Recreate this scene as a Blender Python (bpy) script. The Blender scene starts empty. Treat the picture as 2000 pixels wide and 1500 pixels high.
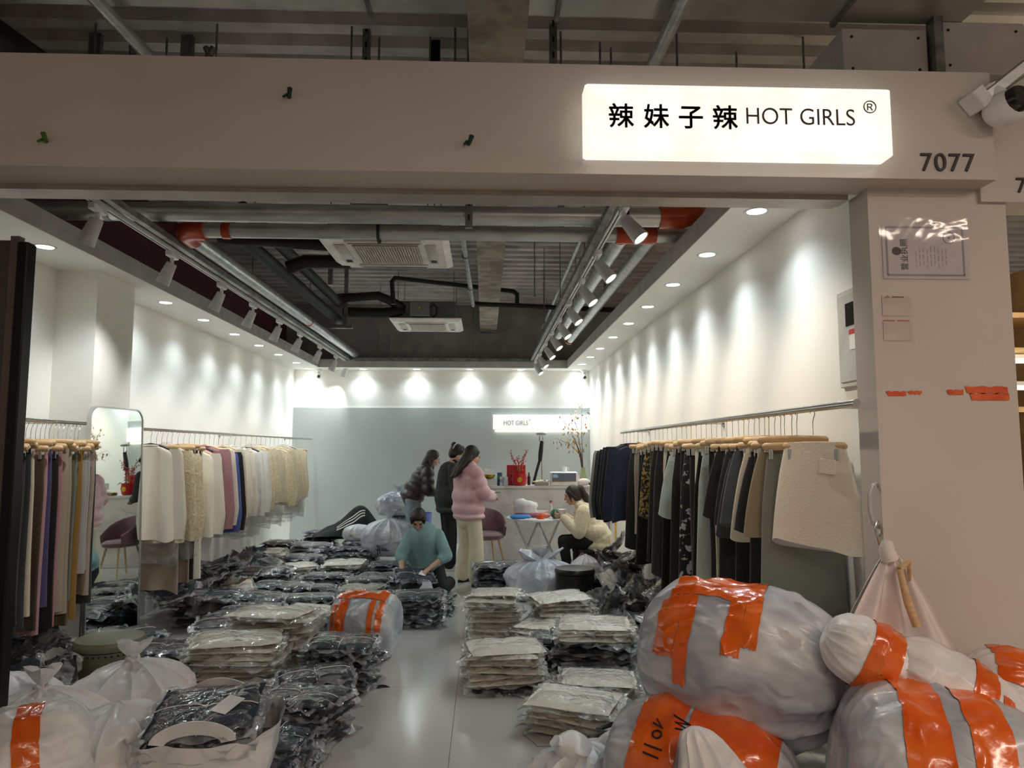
import bpy, bmesh, math, random
from mathutils import Vector, Matrix, Euler, noise

sc = bpy.context.scene
col = sc.collection
RAD = math.radians
V = Vector

# ------------------------------------------------------------------ camera
cam = bpy.data.cameras.new('camera')
cam.sensor_fit = 'HORIZONTAL'
cam.sensor_width = 36.0
cam.lens = 1390.0 / 2000.0 * 36.0
cam.clip_start = 0.05
cam_ob = bpy.data.objects.new('camera', cam)
cam_ob.location = (0, 0, 1.6)
cam_ob.rotation_euler = (RAD(90 + 5.26), 0, RAD(-2.18))
col.objects.link(cam_ob)
sc.camera = cam_ob

# ------------------------------------------------------------------ world, exposure
world = bpy.data.worlds.new('hall_ambient')
sc.world = world
world.use_nodes = True
world.node_tree.nodes['Background'].inputs[0].default_value = (1.0, 0.84, 0.72, 1)
world.node_tree.nodes['Background'].inputs[1].default_value = 0.165
vs = sc.view_settings
vs.view_transform = 'Standard'
vs.look = 'None'
vs.gamma = 1.0
vs.use_curve_mapping = False
vs.exposure = 0.8
sc.cycles.max_bounces = 6
sc.cycles.diffuse_bounces = 5
sc.cycles.glossy_bounces = 3
sc.cycles.transmission_bounces = 4
sc.cycles.transparent_max_bounces = 24
sc.cycles.adaptive_threshold = 0.05
sc.cycles.caustics_reflective = False
sc.cycles.caustics_refractive = False
sc.cycles.sample_clamp_indirect = 10.0

DOWN_W = 21.0      # ceiling downlights
TRACK_W = 29.0     # track spots
HALL_W = 27.0      # strip lamps of the corridor outside


def lamp(name, kind, loc, energy, color, parent=None, aim=None, **kw):
    d = bpy.data.lights.new(name, kind)
    d.energy = energy
    d.color = color
    for k, v in kw.items():
        setattr(d, k, v)
    o = bpy.data.objects.new(name, d)
    o.location = loc
    if aim is not None:
        o.rotation_euler = V(aim).to_track_quat('-Z', 'Y').to_euler()
    col.objects.link(o)
    if parent:
        o.parent = parent
    return o


# ------------------------------------------------------------------ materials
def lin(r, g, b):
    f = lambda c: (c / 255 / 12.92) if c <= 10 else ((c / 255 + 0.055) / 1.055) ** 2.4
    return (f(r), f(g), f(b), 1.0)


MATS = {}


def mat(name, c=(128, 128, 128), c2=None, rough=0.5, metal=0.0, ns=6.0, bump=0.0, bs=60.0, coat=0.0,
        vary=0.0, emit=0.0, stretch=None, detail=4.0, lo=0.4, hi=0.6, sheen=0.0, spec=0.5, sub=0.0, ridged=False, bdist=0.01):
    """node material: two colours mixed by noise, optional bump, per-object value variation"""
    if name in MATS:
        return MATS[name]
    m = bpy.data.materials.new(name)
    m.use_nodes = True
    nt = m.node_tree
    n = nt.nodes
    L = nt.links.new
    p = n['Principled BSDF']
    tc = n.new('ShaderNodeTexCoord')
    mp = n.new('ShaderNodeMapping')
    if stretch:
        mp.inputs['Scale'].default_value = stretch
    L(tc.outputs['Object'], mp.inputs[0])
    no = n.new('ShaderNodeTexNoise')
    no.inputs['Scale'].default_value = ns
    no.inputs['Detail'].default_value = detail
    L(mp.outputs[0], no.inputs['Vector'])
    rp = n.new('ShaderNodeValToRGB')
    a = lin(*c)
    b = lin(*(c2 or [min(255, x * 1.06 + 2) for x in c]))
    rp.color_ramp.elements[0].position = lo
    rp.color_ramp.elements[0].color = a
    rp.color_ramp.elements[1].position = hi
    rp.color_ramp.elements[1].color = b
    L(no.outputs['Fac'], rp.inputs[0])
    out = rp.outputs[0]
    if vary:
        oi = n.new('ShaderNodeObjectInfo')
        hs = n.new('ShaderNodeHueSaturation')
        mr = n.new('ShaderNodeMapRange')
        mr.inputs['To Min'].default_value = 1 - vary
        mr.inputs['To Max'].default_value = 1 + vary
        L(oi.outputs['Random'], mr.inputs['Value'])
        L(mr.outputs[0], hs.inputs['Value'])
        L(out, hs.inputs['Color'])
        out = hs.outputs[0]
    L(out, p.inputs['Base Color'])
    p.inputs['Roughness'].default_value = rough
    p.inputs['Metallic'].default_value = metal
    p.inputs['Specular IOR Level'].default_value = spec
    if coat:
        p.inputs['Coat Weight'].default_value = coat
        p.inputs['Coat Roughness'].default_value = 0.12
    if sheen:
        p.inputs['Sheen Weight'].default_value = sheen
    if emit:
        L(out, p.inputs['Emission Color'])
        p.inputs['Emission Strength'].default_value = emit
    if bump:
        nb = n.new('ShaderNodeTexNoise')
        nb.inputs['Scale'].default_value = bs
        nb.inputs['Detail'].default_value = 3
        if ridged:
            nb.noise_type = 'RIDGED_MULTIFRACTAL'
            nb.inputs['Detail'].default_value = 2
            nb.inputs['Distortion'].default_value = 0.6
        L(mp.outputs[0], nb.inputs['Vector'])
        bp = n.new('ShaderNodeBump')
        bp.inputs['Strength'].default_value = bump
        bp.inputs['Distance'].default_value = bdist
        L(nb.outputs['Fac'], bp.inputs['Height'])
        L(bp.outputs[0], p.inputs['Normal'])
    MATS[name] = m
    return m


def film(name, veil=(0.10, 0.5), tint=(225, 228, 230), ns=7.0, gloss=0.5, bs=16.0, bump=0.9, rough=0.13, streak=0.0):
    """clear or milky polythene: see-through, with a milky veil in the wrinkles and bright glints"""
    if name in MATS:
        return MATS[name]
    m = bpy.data.materials.new(name)
    m.use_nodes = True
    nt = m.node_tree
    n = nt.nodes
    L = nt.links.new
    n.remove(n['Principled BSDF'])
    out = n['Material Output']
    tc = n.new('ShaderNodeTexCoord')
    oi = n.new('ShaderNodeObjectInfo')
    ad = n.new('ShaderNodeVectorMath')
    ad.operation = 'MULTIPLY_ADD'
    cb = n.new('ShaderNodeCombineXYZ')
    for k in range(3):
        L(oi.outputs['Random'], cb.inputs[k])
    L(cb.outputs[0], ad.inputs[0])
    ad.inputs[1].default_value = (9, 7, 5)
    L(tc.outputs['Object'], ad.inputs[2])
    no = n.new('ShaderNodeTexNoise')
    no.inputs['Scale'].default_value = ns
    no.inputs['Detail'].default_value = 3
    no.inputs['Distortion'].default_value = 1.2
    L(ad.outputs[0], no.inputs['Vector'])
    mr = n.new('ShaderNodeMapRange')
    mr.inputs['From Min'].default_value = 0.38
    mr.inputs['From Max'].default_value = 0.66
    mr.inputs['To Min'].default_value = veil[0]
    mr.inputs['To Max'].default_value = veil[1]
    L(no.outputs['Fac'], mr.inputs['Value'])
    nb = n.new('ShaderNodeTexNoise')
    nb.inputs['Scale'].default_value = bs
    nb.inputs['Detail'].default_value = 2.5
    nb.inputs['Distortion'].default_value = 1.6
    L(ad.outputs[0], nb.inputs['Vector'])
    bp = n.new('ShaderNodeBump')
    bp.inputs['Strength'].default_value = bump
    bp.inputs['Distance'].default_value = 0.02
    L(nb.outputs['Fac'], bp.inputs['Height'])
    vout = mr.outputs[0]
    if streak:                          # sharp highlight lines along creases, painted in as pale veil
        rs = n.new('ShaderNodeTexNoise')
        rs.noise_type = 'RIDGED_MULTIFRACTAL'
        rs.inputs['Scale'].default_value = ns * 0.55
        rs.inputs['Detail'].default_value = 1.5
        rs.inputs['Distortion'].default_value = 0.8
        L(ad.outputs[0], rs.inputs['Vector'])
        m2 = n.new('ShaderNodeMapRange')
        m2.inputs['From Min'].default_value = 1.15
        m2.inputs['From Max'].default_value = 1.75
        m2.inputs['To Max'].default_value = streak
        L(rs.outputs['Fac'], m2.inputs['Value'])
        sm = n.new('ShaderNodeMath')
        sm.operation = 'ADD'
        sm.use_clamp = True
        L(vout, sm.inputs[0])
        L(m2.outputs[0], sm.inputs[1])
        vout = sm.outputs[0]
    tr = n.new('ShaderNodeBsdfTransparent')
    df = n.new('ShaderNodeBsdfDiffuse')
    df.inputs['Color'].default_value = lin(*tint)
    L(bp.outputs[0], df.inputs['Normal'])
    mix = n.new('ShaderNodeMixShader')
    L(vout, mix.inputs[0])
    L(tr.outputs[0], mix.inputs[1])
    L(df.outputs[0], mix.inputs[2])
    gl = n.new('ShaderNodeBsdfGlossy')
    gl.inputs['Roughness'].default_value = rough
    L(bp.outputs[0], gl.inputs['Normal'])
    lf = n.new('ShaderNodeLayerWeight')
    lf.inputs['Blend'].default_value = 0.5
    L(bp.outputs[0], lf.inputs['Normal'])
    lw = n.new('ShaderNodeMath')
    lw.operation = 'POWER'
    L(lf.outputs['Facing'], lw.inputs[0])
    lw.inputs[1].default_value = 3.0
    ml = n.new('ShaderNodeMath')
    ml.operation = 'MULTIPLY_ADD'
    ml.use_clamp = True
    L(lw.outputs[0], ml.inputs[0])
    ml.inputs[1].default_value = gloss
    ml.inputs[2].default_value = gloss * 0.06
    mx2 = n.new('ShaderNodeMixShader')
    L(ml.outputs[0], mx2.inputs[0])
    L(mix.outputs[0], mx2.inputs[1])
    L(gl.outputs[0], mx2.inputs[2])
    L(mx2.outputs[0], out.inputs['Surface'])
    MATS[name] = m
    return m


# ------------------------------------------------------------------ mesh building
class MB:
    def __init__(s):
        s.v = []
        s.f = []

    def add(s, vs_, fs):
        o = len(s.v)
        s.v += [tuple(x) for x in vs_]
        s.f += [tuple(i + o for i in f) for f in fs]
        return s

    def box(s, c, d, rot=None, chamfer=0.0):
        hx, hy, hz = d[0] / 2, d[1] / 2, d[2] / 2
        M = rot or Matrix.Identity(3)
        c = V(c)
        if chamfer <= 0:
            pts = [V((x, y, z)) for z in (-hz, hz) for y in (-hy, hy) for x in (-hx, hx)]
            fs = [(0, 2, 3, 1), (4, 5, 7, 6), (0, 1, 5, 4), (2, 6, 7, 3), (0, 4, 6, 2), (1, 3, 7, 5)]
            s.add([c + M @ p for p in pts], fs)
        else:
            k = min(chamfer, hx * .9, hy * .9, hz * .9)
            rings = []
            for z, i in ((-hz, k), (-hz + k, 0), (hz - k, 0), (hz, k)):
                ax, ay = hx - i, hy - i
                rings.append([c + M @ V(q + (z,)) for q in
                              [(-ax + k, -ay), (ax - k, -ay), (ax, -ay + k), (ax, ay - k), (ax - k, ay), (-ax + k, ay), (-ax, ay - k), (-ax, -ay + k)]])
            s.loft(rings)
        return s

    def bx(s, x0, x1, y0, y1, z0, z1, chamfer=0.0):
        return s.box(((x0 + x1) / 2, (y0 + y1) / 2, (z0 + z1) / 2), (abs(x1 - x0), abs(y1 - y0), abs(z1 - z0)), None, chamfer)

    def loft(s, rings, cap0=True, cap1=True, closed=True):
        n = len(rings[0])
        vs_ = [p for r in rings for p in r]
        fs = []
        m = n if closed else n - 1
        for i in range(len(rings) - 1):
            for j in range(m):
                a, b = i * n + j, i * n + (j + 1) % n
                fs.append((a, b, b + n, a + n))
        if cap0:
            fs.append(tuple(reversed(range(n))))
        if cap1:
            fs.append(tuple(range((len(rings) - 1) * n, len(rings) * n)))
        return s.add(vs_, fs)

    def cyl(s, p0, p1, r0, r1=None, n=12, cap=True):
        return s.tube([p0, p1], [r0, r0 if r1 is None else r1], n, cap)

    def tube(s, path, r, n=8, cap=True):
        path = [V(p) for p in path]
        if not isinstance(r, (list, tuple)):
            r = [r] * len(path)
        rings = []
        t0 = (path[1] - path[0]).normalized()
        u = t0.orthogonal().normalized()
        for i, p in enumerate(path):
            if i == 0:
                t = (path[1] - path[0])
            elif i == len(path) - 1:
                t = (path[-1] - path[-2])
            else:
                t = (path[i + 1] - path[i]).normalized() + (path[i] - path[i - 1]).normalized()
            if t.length < 1e-9:
                t = t0
            t = t.normalized()
            u = (u - t * u.dot(t))
            if u.length < 1e-6:
                u = t.orthogonal()
            u.normalize()
            w = t.cross(u)
            rings.append([p + (u * math.cos(2 * math.pi * k / n) + w * math.sin(2 * math.pi * k / n)) * r[i] for k in range(n)])
        return s.loft(rings, cap, cap)

    def lathe(s, prof, c=(0, 0, 0), n=24, rot=None):
        c = V(c)
        M = rot or Matrix.Identity(3)
        rings = [[c + M @ V((r * math.cos(2 * math.pi * k / n), r * math.sin(2 * math.pi * k / n), z)) for k in range(n)] for r, z in prof]
        return s.loft(rings)

    def ell(s, c, r, n=12, m=8, rot=None):
        c = V(c)
        M = rot or Matrix.Identity(3)
        rings = []
        for i in range(m + 1):
            a = math.pi * (i / m) * 0.97 + math.pi * 0.015
            rings.append([c + M @ V((r[0] * math.sin(a) * math.cos(2 * math.pi * k / n), r[1] * math.sin(a) * math.sin(2 * math.pi * k / n), -r[2] * math.cos(a))) for k in range(n)])
        return s.loft(rings)

    def capsule(s, p0, p1, r0, r1=None, n=12):
        r1 = r0 if r1 is None else r1
        p0, p1 = V(p0), V(p1)
        d = p1 - p0
        if d.length < 1e-6:
            d = V((0, 0, 1e-4))
        t = d.normalized()
        path, rr = [], []
        for a in (80, 60, 35, 0):
            path.append(p0 - t * r0 * math.sin(RAD(a)))
            rr.append(r0 * math.cos(RAD(a)))
        for a in (0, 35, 60, 80):
            path.append(p1 + t * r1 * math.sin(RAD(a)))
            rr.append(r1 * math.cos(RAD(a)))
        return s.tube(path, rr, n)

    def grid(s, fn, nu, nv):
        vs_ = [fn(i / nu, j / nv) for j in range(nv + 1) for i in range(nu + 1)]
        fs = [(j * (nu + 1) + i, j * (nu + 1) + i + 1, (j + 1) * (nu + 1) + i + 1, (j + 1) * (nu + 1) + i) for j in range(nv) for i in range(nu)]
        return s.add(vs_, fs)

    def mesh(s, name, material, smooth=True):
        me = bpy.data.meshes.new(name)
        me.from_pydata(s.v, [], s.f)
        me.validate()
        me.update()
        if material:
            me.materials.append(material)
        if smooth:
            me.shade_smooth() if hasattr(me, 'shade_smooth') else None
            me.polygons.foreach_set('use_smooth', [True] * len(me.polygons))
            try:
                me.set_sharp_from_angle(angle=RAD(smooth if smooth is not True else 42))
            except Exception:
                pass
        return me

    def build(s, name, material, parent=None, smooth=True, loc=None):
        o = bpy.data.objects.new(name, s.mesh(name, material, smooth))
        col.objects.link(o)
        if parent:
            o.parent = parent
        if loc is not None:
            o.location = loc
        return o


def tag(o, label=None, cat=None, group=None, kind=None):
    if label:
        o['label'] = label
    if cat:
        o['category'] = cat
    if group:
        o['group'] = group
    if kind:
        o['kind'] = kind
    return o


def empty(name, loc=(0, 0, 0), rz=0.0):
    o = bpy.data.objects.new(name, None)
    o.location = loc
    o.rotation_euler = (0, 0, rz)
    o.empty_display_size = 0.1
    col.objects.link(o)
    return o


def thing(name, label, cat, loc=(0, 0, 0), rz=0.0, group=None):
    return tag(empty(name, loc, rz), label, cat, group)


def struct(name, mb, m, label, parent=None, smooth=True):
    o = mb.build(name, m, parent, smooth)
    if not parent:
        tag(o, label, None, None, 'structure')
    return o


def put(name, me, parent=None, loc=(0, 0, 0), rot=(0, 0, 0), scale=None):
    o = bpy.data.objects.new(name, me)
    o.location = loc
    o.rotation_euler = rot
    if scale:
        o.scale = scale
    col.objects.link(o)
    if parent:
        o.parent = parent
    return o


ORD = ['first', 'second', 'third', 'fourth', 'fifth', 'sixth', 'seventh', 'eighth', 'ninth', 'tenth', 'eleventh', 'twelfth', 'thirteenth',
       'fourteenth', 'fifteenth', 'sixteenth', 'seventeenth', 'eighteenth', 'nineteenth', 'twentieth']


def ordn(i):
    if i < 20:
        return ORD[i]
    tens = {2: 'twenty', 3: 'thirty', 4: 'forty'}[(i + 1) // 10]
    u = (i + 1) % 10
    return tens + ('-' + ORD[u - 1] if u else {'twenty': '', 'thirty': '', 'forty': ''}[tens]) if u else {'twenty': 'twentieth', 'thirty': 'thirtieth', 'forty': 'fortieth'}[tens]


def text(name, body, m, size, loc, rot, parent=None, extrude=0.002, align='LEFT', bold=0.0, sx=1.0, space=1.0):
    c = bpy.data.curves.new(name, 'FONT')
    c.body = body
    c.size = size
    c.extrude = extrude
    c.offset = bold if bold < 0 else 0.0
    c.align_x = align
    c.space_character = space
    o = bpy.data.objects.new(name, c)
    col.objects.link(o)
    bpy.context.view_layer.update()
    dg = bpy.context.evaluated_depsgraph_get()
    me = bpy.data.meshes.new_from_object(o.evaluated_get(dg))
    bpy.data.objects.remove(o)
    if bold > 0:                       # thicker strokes: the same outline laid four times, a hair apart
        vs0 = [v.co.copy() for v in me.vertices]
        fs0 = [tuple(p.vertices) for p in me.polygons]
        mb_ = MB()
        for dx, dy in ((-bold, -bold), (bold, -bold), (bold, bold), (-bold, bold)):
            mb_.add([(v.x + dx, v.y + dy, v.z) for v in vs0], fs0)
        me = mb_.mesh(name, m, False)
    me.materials.clear()
    me.materials.append(m)
    r = bpy.data.objects.new(name, me)
    r.location = loc
    r.rotation_euler = rot
    r.scale = (sx, 1, 1)
    col.objects.link(r)
    if parent:
        r.parent = parent
    return r


def nz(x, y, z=0.0, s=1.0):
    return noise.noise(V((x * s, y * s, z * s)))


# ------------------------------------------------------------------ common materials
M_wall = mat('wall_paint', (238, 237, 231), (242, 241, 235), rough=0.75, ns=1.5, bump=0.03, bs=240)
M_grey = mat('grey_panel_paint', (186, 192, 190), (191, 197, 195), rough=0.6, ns=1.2, bump=0.03, bs=200)
M_fac = mat('facade_paint', (205, 197, 190), (211, 203, 196), rough=0.6, ns=1.1, bump=0.04, bs=160)
M_soff = mat('soffit_paint', (248, 247, 243), (250, 249, 245), rough=0.75, ns=1.5, bump=0.02, bs=200)
M_white = mat('white_plastic', (225, 226, 226), rough=0.4)
M_offw = mat('off_white_metal', (205, 204, 198), rough=0.45)
M_black = mat('black_rubber', (16, 16, 17), (22, 22, 23), rough=0.6, bump=0.1, bs=60)
M_blackm = mat('black_metal', (18, 18, 19), rough=0.35, metal=0.6)
M_galv = mat('galvanised_steel', (186, 190, 190), (222, 224, 222), rough=0.36, metal=0.75, ns=4, detail=8, stretch=(1, 3, 3), bump=0.04, bs=20, lo=0.3, hi=0.7)
M_galvd = mat('dull_galvanised_steel', (120, 122, 120), (150, 152, 150), rough=0.45, metal=0.8, ns=9, detail=8)
M_chrome = mat('brushed_chrome', (190, 188, 182), rough=0.22, metal=1.0)
M_brass = mat('brass_wire', (196, 168, 66), rough=0.25, metal=1.0)
M_conc = mat('raw_concrete', (132, 124, 112), (172, 164, 150), rough=0.9, ns=5, detail=8, bump=0.5, bs=18)
M_deck = mat('deck_steel', (186, 182, 178), (214, 210, 206), rough=0.55, metal=0.25, ns=3, detail=6)
M_red = mat('red_oxide_coupling', (176, 60, 28), (200, 76, 36), rough=0.35, ns=8, coat=0.3)
M_wood = mat('beech_wood', (206, 172, 128), (222, 190, 146), rough=0.45, ns=3, stretch=(2, 22, 22), detail=6)
M_dark = mat('dark_plaster', (150, 149, 146), (168, 167, 163), rough=0.9, ns=3, detail=6, bump=0.2, bs=14)
M_ink = mat('black_ink', (30, 22, 20), rough=0.5)
M_paper = mat('white_paper', (232, 232, 230), rough=0.7)

# ================================================================== THE SETTING
XL, XR, YB, ZS = -3.30, 1.83, 12.40, 2.98       # shop walls, rear wall, soffit height
YF = 3.02                                       # front face of the doorway pillar
ZD = 4.17                                       # steel deck overhead
M_grout = mat('grout', (120, 118, 114), rough=0.9)
M_tile = mat('glazed_tile', (202, 200, 195), (208, 206, 201), rough=0.16, ns=0.7, bump=0.012, bs=3, coat=0.2)
fl = struct('floor', MB().bx(-9, 9, -6, 13, -0.08, -0.004), M_grout, 'pale floor of large glossy tiles with thin dark joints')
TW, TL = 0.635, 1.27
tm = MB().bx(0.0015, TW - 0.0015, 0.0015, TL - 0.0015, -0.012, 0.0).mesh('tile', M_tile, False)
for i in range(-6, 5):
    for j in range(-2, 8):
        x0, y0 = -0.18 + i * TW, 3.73 + j * TL
        if x0 + TW < XL - 0.1 or x0 > 2.6 or y0 > YB:
            continue
        put('tile', tm, fl, (x0, y0, 0))

# walls
struct('wall_left', MB().bx(XL - 0.12, XL, YF + 0.1, YB + 0.12, 0, ZS + 0.3), M_wall, 'white painted side wall behind the blouse rail')
struct('wall_pilaster', MB().bx(XL, -2.99, 5.52, 6.1, 0, ZS), M_wall, 'white square pilaster projecting behind the standing mirror')
struct('wall_right', MB().bx(XR, XR + 0.12, YF + 0.2, YB + 0.12, 0, ZS + 0.3), M_wall, 'white painted side wall behind the skirt rail')
bw = struct('wall_back', MB().bx(XL - 0.1, XR + 0.1, YB, YB + 0.12, 0, ZS + 0.02), M_wall, 'rear wall, white above and grey below')
MB().bx(XL, XR, YB - 0.03, YB, 0, 2.32).build('grey_panel', M_grey, bw, False)
struct('wall_upper', MB().bx(-7, 7, YB + 0.15, YB + 0.3, ZS - 0.1, ZD), M_dark, 'dark raw plaster wall above the rear soffit')
struct('wall_outer_left', MB().bx(XL - 0.35, XL - 0.2, 3.5, YB + 0.3, ZS, ZD), mat('maroon_board', (84, 34, 46), (96, 42, 54), rough=0.6), 'maroon board above the side soffit')

# dropped soffit round three sides, with round cut lights
SI_L, SI_R, SI_B = -2.81, 1.405, 12.03
sf = MB()
sf.bx(XL, SI_L, YF + 0.3, YB, ZS, ZS + 0.13)
sf.bx(SI_R, XR, YF + 0.3, YB, ZS, ZS + 0.13)
sf.bx(SI_L, SI_R, SI_B, YB, ZS, ZS + 0.13)
sfo = struct('ceiling_soffit', sf, M_soff, 'white dropped soffit running round the shop ceiling', smooth=False)
fz = MB()
M_fas = mat('soffit_edge_paint', (176, 174, 170), rough=0.7)
fz.bx(SI_L - 0.012, SI_L + 0.002, YF + 0.3, SI_B, ZS + 0.004, ZS + 0.14)
fz.bx(SI_R - 0.002, SI_R + 0.012, YF + 0.3, SI_B, ZS + 0.004, ZS + 0.14)
fz.bx(SI_L, SI_R, SI_B - 0.002, SI_B + 0.012, ZS + 0.004, ZS + 0.14)
fz.build('soffit_edge', M_fas, sfo, False)

# corrugated steel deck
per, pr = 0.24, []
y = 1.5
while y < YB + 0.3:
    pr += [(y, ZD), (y + 0.10, ZD), (y + 0.13, ZD + 0.06), (y + 0.21, ZD + 0.06)]
    y += per
dk = MB()
dk.loft([[(-9, p[0], p[1]) for p in pr], [(9, p[0], p[1]) for p in pr]], False, False, False)
struct('ceiling', dk, M_deck, 'corrugated steel deck high above the shop', smooth=False)
struct('ceiling_hall', MB().bx(-9, 9, -6, 1.5, ZD, ZD + 0.05), M_dark, 'dark raw ceiling over the corridor')
struct('beam', MB().bx(-0.09, 0.20, 3.0, YB + 0.2, 3.66, ZD + 0.05), M_conc, 'rough concrete beam running under the deck')

# facade
hd = MB().bx(-3.9, 2.205, 2.9, 3.1, 2.76, 3.245)
struct('wall_facade', hd, M_fac, 'grey white header board over the shop opening', smooth=False)
pl = MB().bx(1.70, 2.33, YF, 3.18, 0, 2.76)
struct('wall_pillar', pl, M_fac, 'white doorway pillar with taped notices', smooth=False)
struct('wall_header_liner', MB().bx(-3.9, 1.70, 3.1, 3.3, 2.79, 3.24), M_fac, 'inner face of the shop header', smooth=False)
tr = MB().bx(-3.9, 1.655, 3.1, 3.19, 2.735, 2.79).bx(-3.9, 1.655, 3.21, 3.25, 2.745, 2.79)
struct('trim_1', tr, mat('door_track_aluminium', (168, 160, 152), rough=0.4, metal=0.3), 'pale sliding door track under the header', smooth=False)
struct('wall_next_shop', MB().bx(2.205, 6.0, 3.0, 3.18, 2.70, 3.22), M_fac, 'header board of the neighbouring shop', smooth=False)
nsh = struct('wall_neighbour', MB().bx(4.8, 4.9, 3.2, 9, 0, 3.2), mat('tan_board', (176, 142, 96), (190, 158, 112), rough=0.6), 'tan back wall of the neighbouring shop')
struct('wall_divider', MB().bx(XR + 0.12, XR + 0.2, 3.18, YB, 0, 3.2), mat('divider_tan', (170, 140, 110), rough=0.7), 'partition between the two shops')

# sliding door leaf parked at one side of the opening
dl = thing('sliding_door_leaf', 'dark brown sliding door leaf with black edge at the shop opening', 'door', (-2.5, 3.36, 0))
MB().bx(-0.76, 0.27, 0, 0.03, 0.02, 2.58).build('panel', mat('dark_brown_laminate', (66, 56, 50), (80, 70, 62), rough=0.4, ns=2), dl, False)
MB().bx(0.31, 0.36, -0.02, 0.05, 0.0, 2.57, 0.006).build('edge_stile', M_blackm, dl)
MB().bx(0.27, 0.31, -0.005, 0.035, 0.0, 2.60).build('edge_strip', mat('brown_grey_strip', (92, 80, 74), rough=0.5), dl, False)

# corridor strip lamps (their reflection shows in the licence sleeve)
M_lampon = mat('lamp_diffuser_on', (255, 244, 230), rough=0.4, emit=6.0)
for k, (hx, hy) in enumerate(((1.6, -1.2), (3.9, 0.2), (1.6, -3.4))):
    hl = thing('corridor_strip_lamp', 'white linear strip lamp hanging over the corridor, ' + ORD[k] + ' of three', 'lamp', (hx, hy, 3.6))
    MB().bx(-0.9, 0.9, -0.04, 0.04, 0.01, 0.07, 0.008).build('housing', M_white, hl)
    MB().bx(-0.88, 0.88, -0.03, 0.03, -0.005, 0.01).build('diffuser', M_lampon, hl, False)
    MB().cyl((-0.7, 0, 0.07), (-0.7, 0, 0.57), 0.003).build('suspension_wire', M_chrome, hl)
    MB().cyl((0.7, 0, 0.07), (0.7, 0, 0.57), 0.003).build('suspension_wire', M_chrome, hl)
    lamp('strip_light', 'AREA', (0, 0, -0.02), HALL_W, (1.0, 0.77, 0.61), hl, (0, 0, -1), shape='RECTANGLE', size=1.76, size_y=0.1)
    lamp('added_uplight', 'AREA', (0, 0, 0.08), HALL_W * 0.5, (1.0, 0.84, 0.72), hl, (0, 0, 1), shape='RECTANGLE', size=1.76, size_y=0.1)  # upward light added to brighten the duct, deck and boxed covers

# ================================================================== LAMPS
k_ = 1.116
M_disc = mat('downlight_disc_on', (255, 252, 245), rough=0.4, emit=9.0)
ring_me = MB().lathe([(0.052, -0.001), (0.062, -0.005), (0.072, -0.005), (0.075, 0.0)], n=28).mesh('bezel', M_white)
disc_me = MB().lathe([(0.001, -0.002), (0.055, -0.002), (0.055, -0.0005)], n=28).mesh('diffuser', M_disc)
dls = []
for i, yy in enumerate((4.37, 6.03, 6.84, 7.69, 8.52, 9.34, 10.22)):
    dls.append((-3.01, yy * k_, 'over the blouse rail', i))
for i, yy in enumerate((3.56, 4.39, 5.22, 6.05, 6.88, 7.74, 8.62, 9.44, 10.25)):
    dls.append((1.575, yy * k_, 'over the skirt rail', i))
for i, xx in enumerate((-2.72, -1.88, -1.056, -0.236, 0.554, 1.42)):
    dls.append((xx * k_, 12.26, 'over the rear wall', i))
for x, y, where, i in dls:
    d = thing('downlight', 'round white ceiling downlight ' + where + ', ' + ORD[i] + ' of its row', 'downlight', (x, y, ZS), 0, 'soffit downlights ' + where)
    put('bezel', ring_me, d)
    put('diffuser', disc_me, d)
    lamp('downlight_beam', 'SPOT', (0, 0, -0.012), DOWN_W, (0.84, 0.96, 1.0), d, ((.14, 0, -1) if x < -2.9 and y < 12 else ((-.14, 0, -1) if x > 1.5 and y < 12 else (0, -.14, -1))), spot_size=RAD(136), spot_blend=1.0, shadow_soft_size=0.05)

# track lights
trk_me = None


def track(x, y0, y1, z, label):
    t = thing('light_track', label, 'light track', (x, 0, z))
    MB().bx(-0.018, 0.018, y0, y1, 0, 0.03).build('rail', M_white, t, False)
    s = MB()
    s.bx(-0.004, 0.004, y0 + 0.02, y1 - 0.02, -0.002, 0.0)
    s.build('slot', M_black, t, False)
    return t


ad_me = MB().bx(-0.022, 0.022, -0.075, 0.075, -0.045, 0.0, 0.006).mesh('adapter', M_white)
st_me = MB().cyl((0, 0, -0.045), (0, 0, -0.095), 0.014, n=12).mesh('stem', M_white)
hd_me = MB().lathe([(0.034, 0.0), (0.038, -0.004), (0.052, -0.165), (0.052, -0.17), (0.044, -0.168), (0.040, -0.13), (0.002, -0.12)], n=20).mesh('head', mat('spot_white', (214, 215, 216), rough=0.35))
ln_me = MB().lathe([(0.001, -0.155), (0.040, -0.155), (0.040, -0.15)], n=20).mesh('lens', mat('spot_lens_on', (255, 236, 208), rough=0.3, emit=5.0))
TZ = 3.085
track(-2.365, 4.2, 12.35, TZ, 'white lighting track beside the maroon board')
track(0.845, 4.0, 12.1, TZ, 'white lighting track beside the skirt rail side')
spots = [(-2.365, yy, -1) for yy in (4.32, 5.36, 6.38, 7.25, 8.18, 9.1, 10.2, 11.3, 12.2)] + \
        [(0.845, yy, 1) for yy in (4.2, 5.22, 6.1, 7.05, 7.97, 8.88, 9.8, 10.85, 11.85)]
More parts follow.
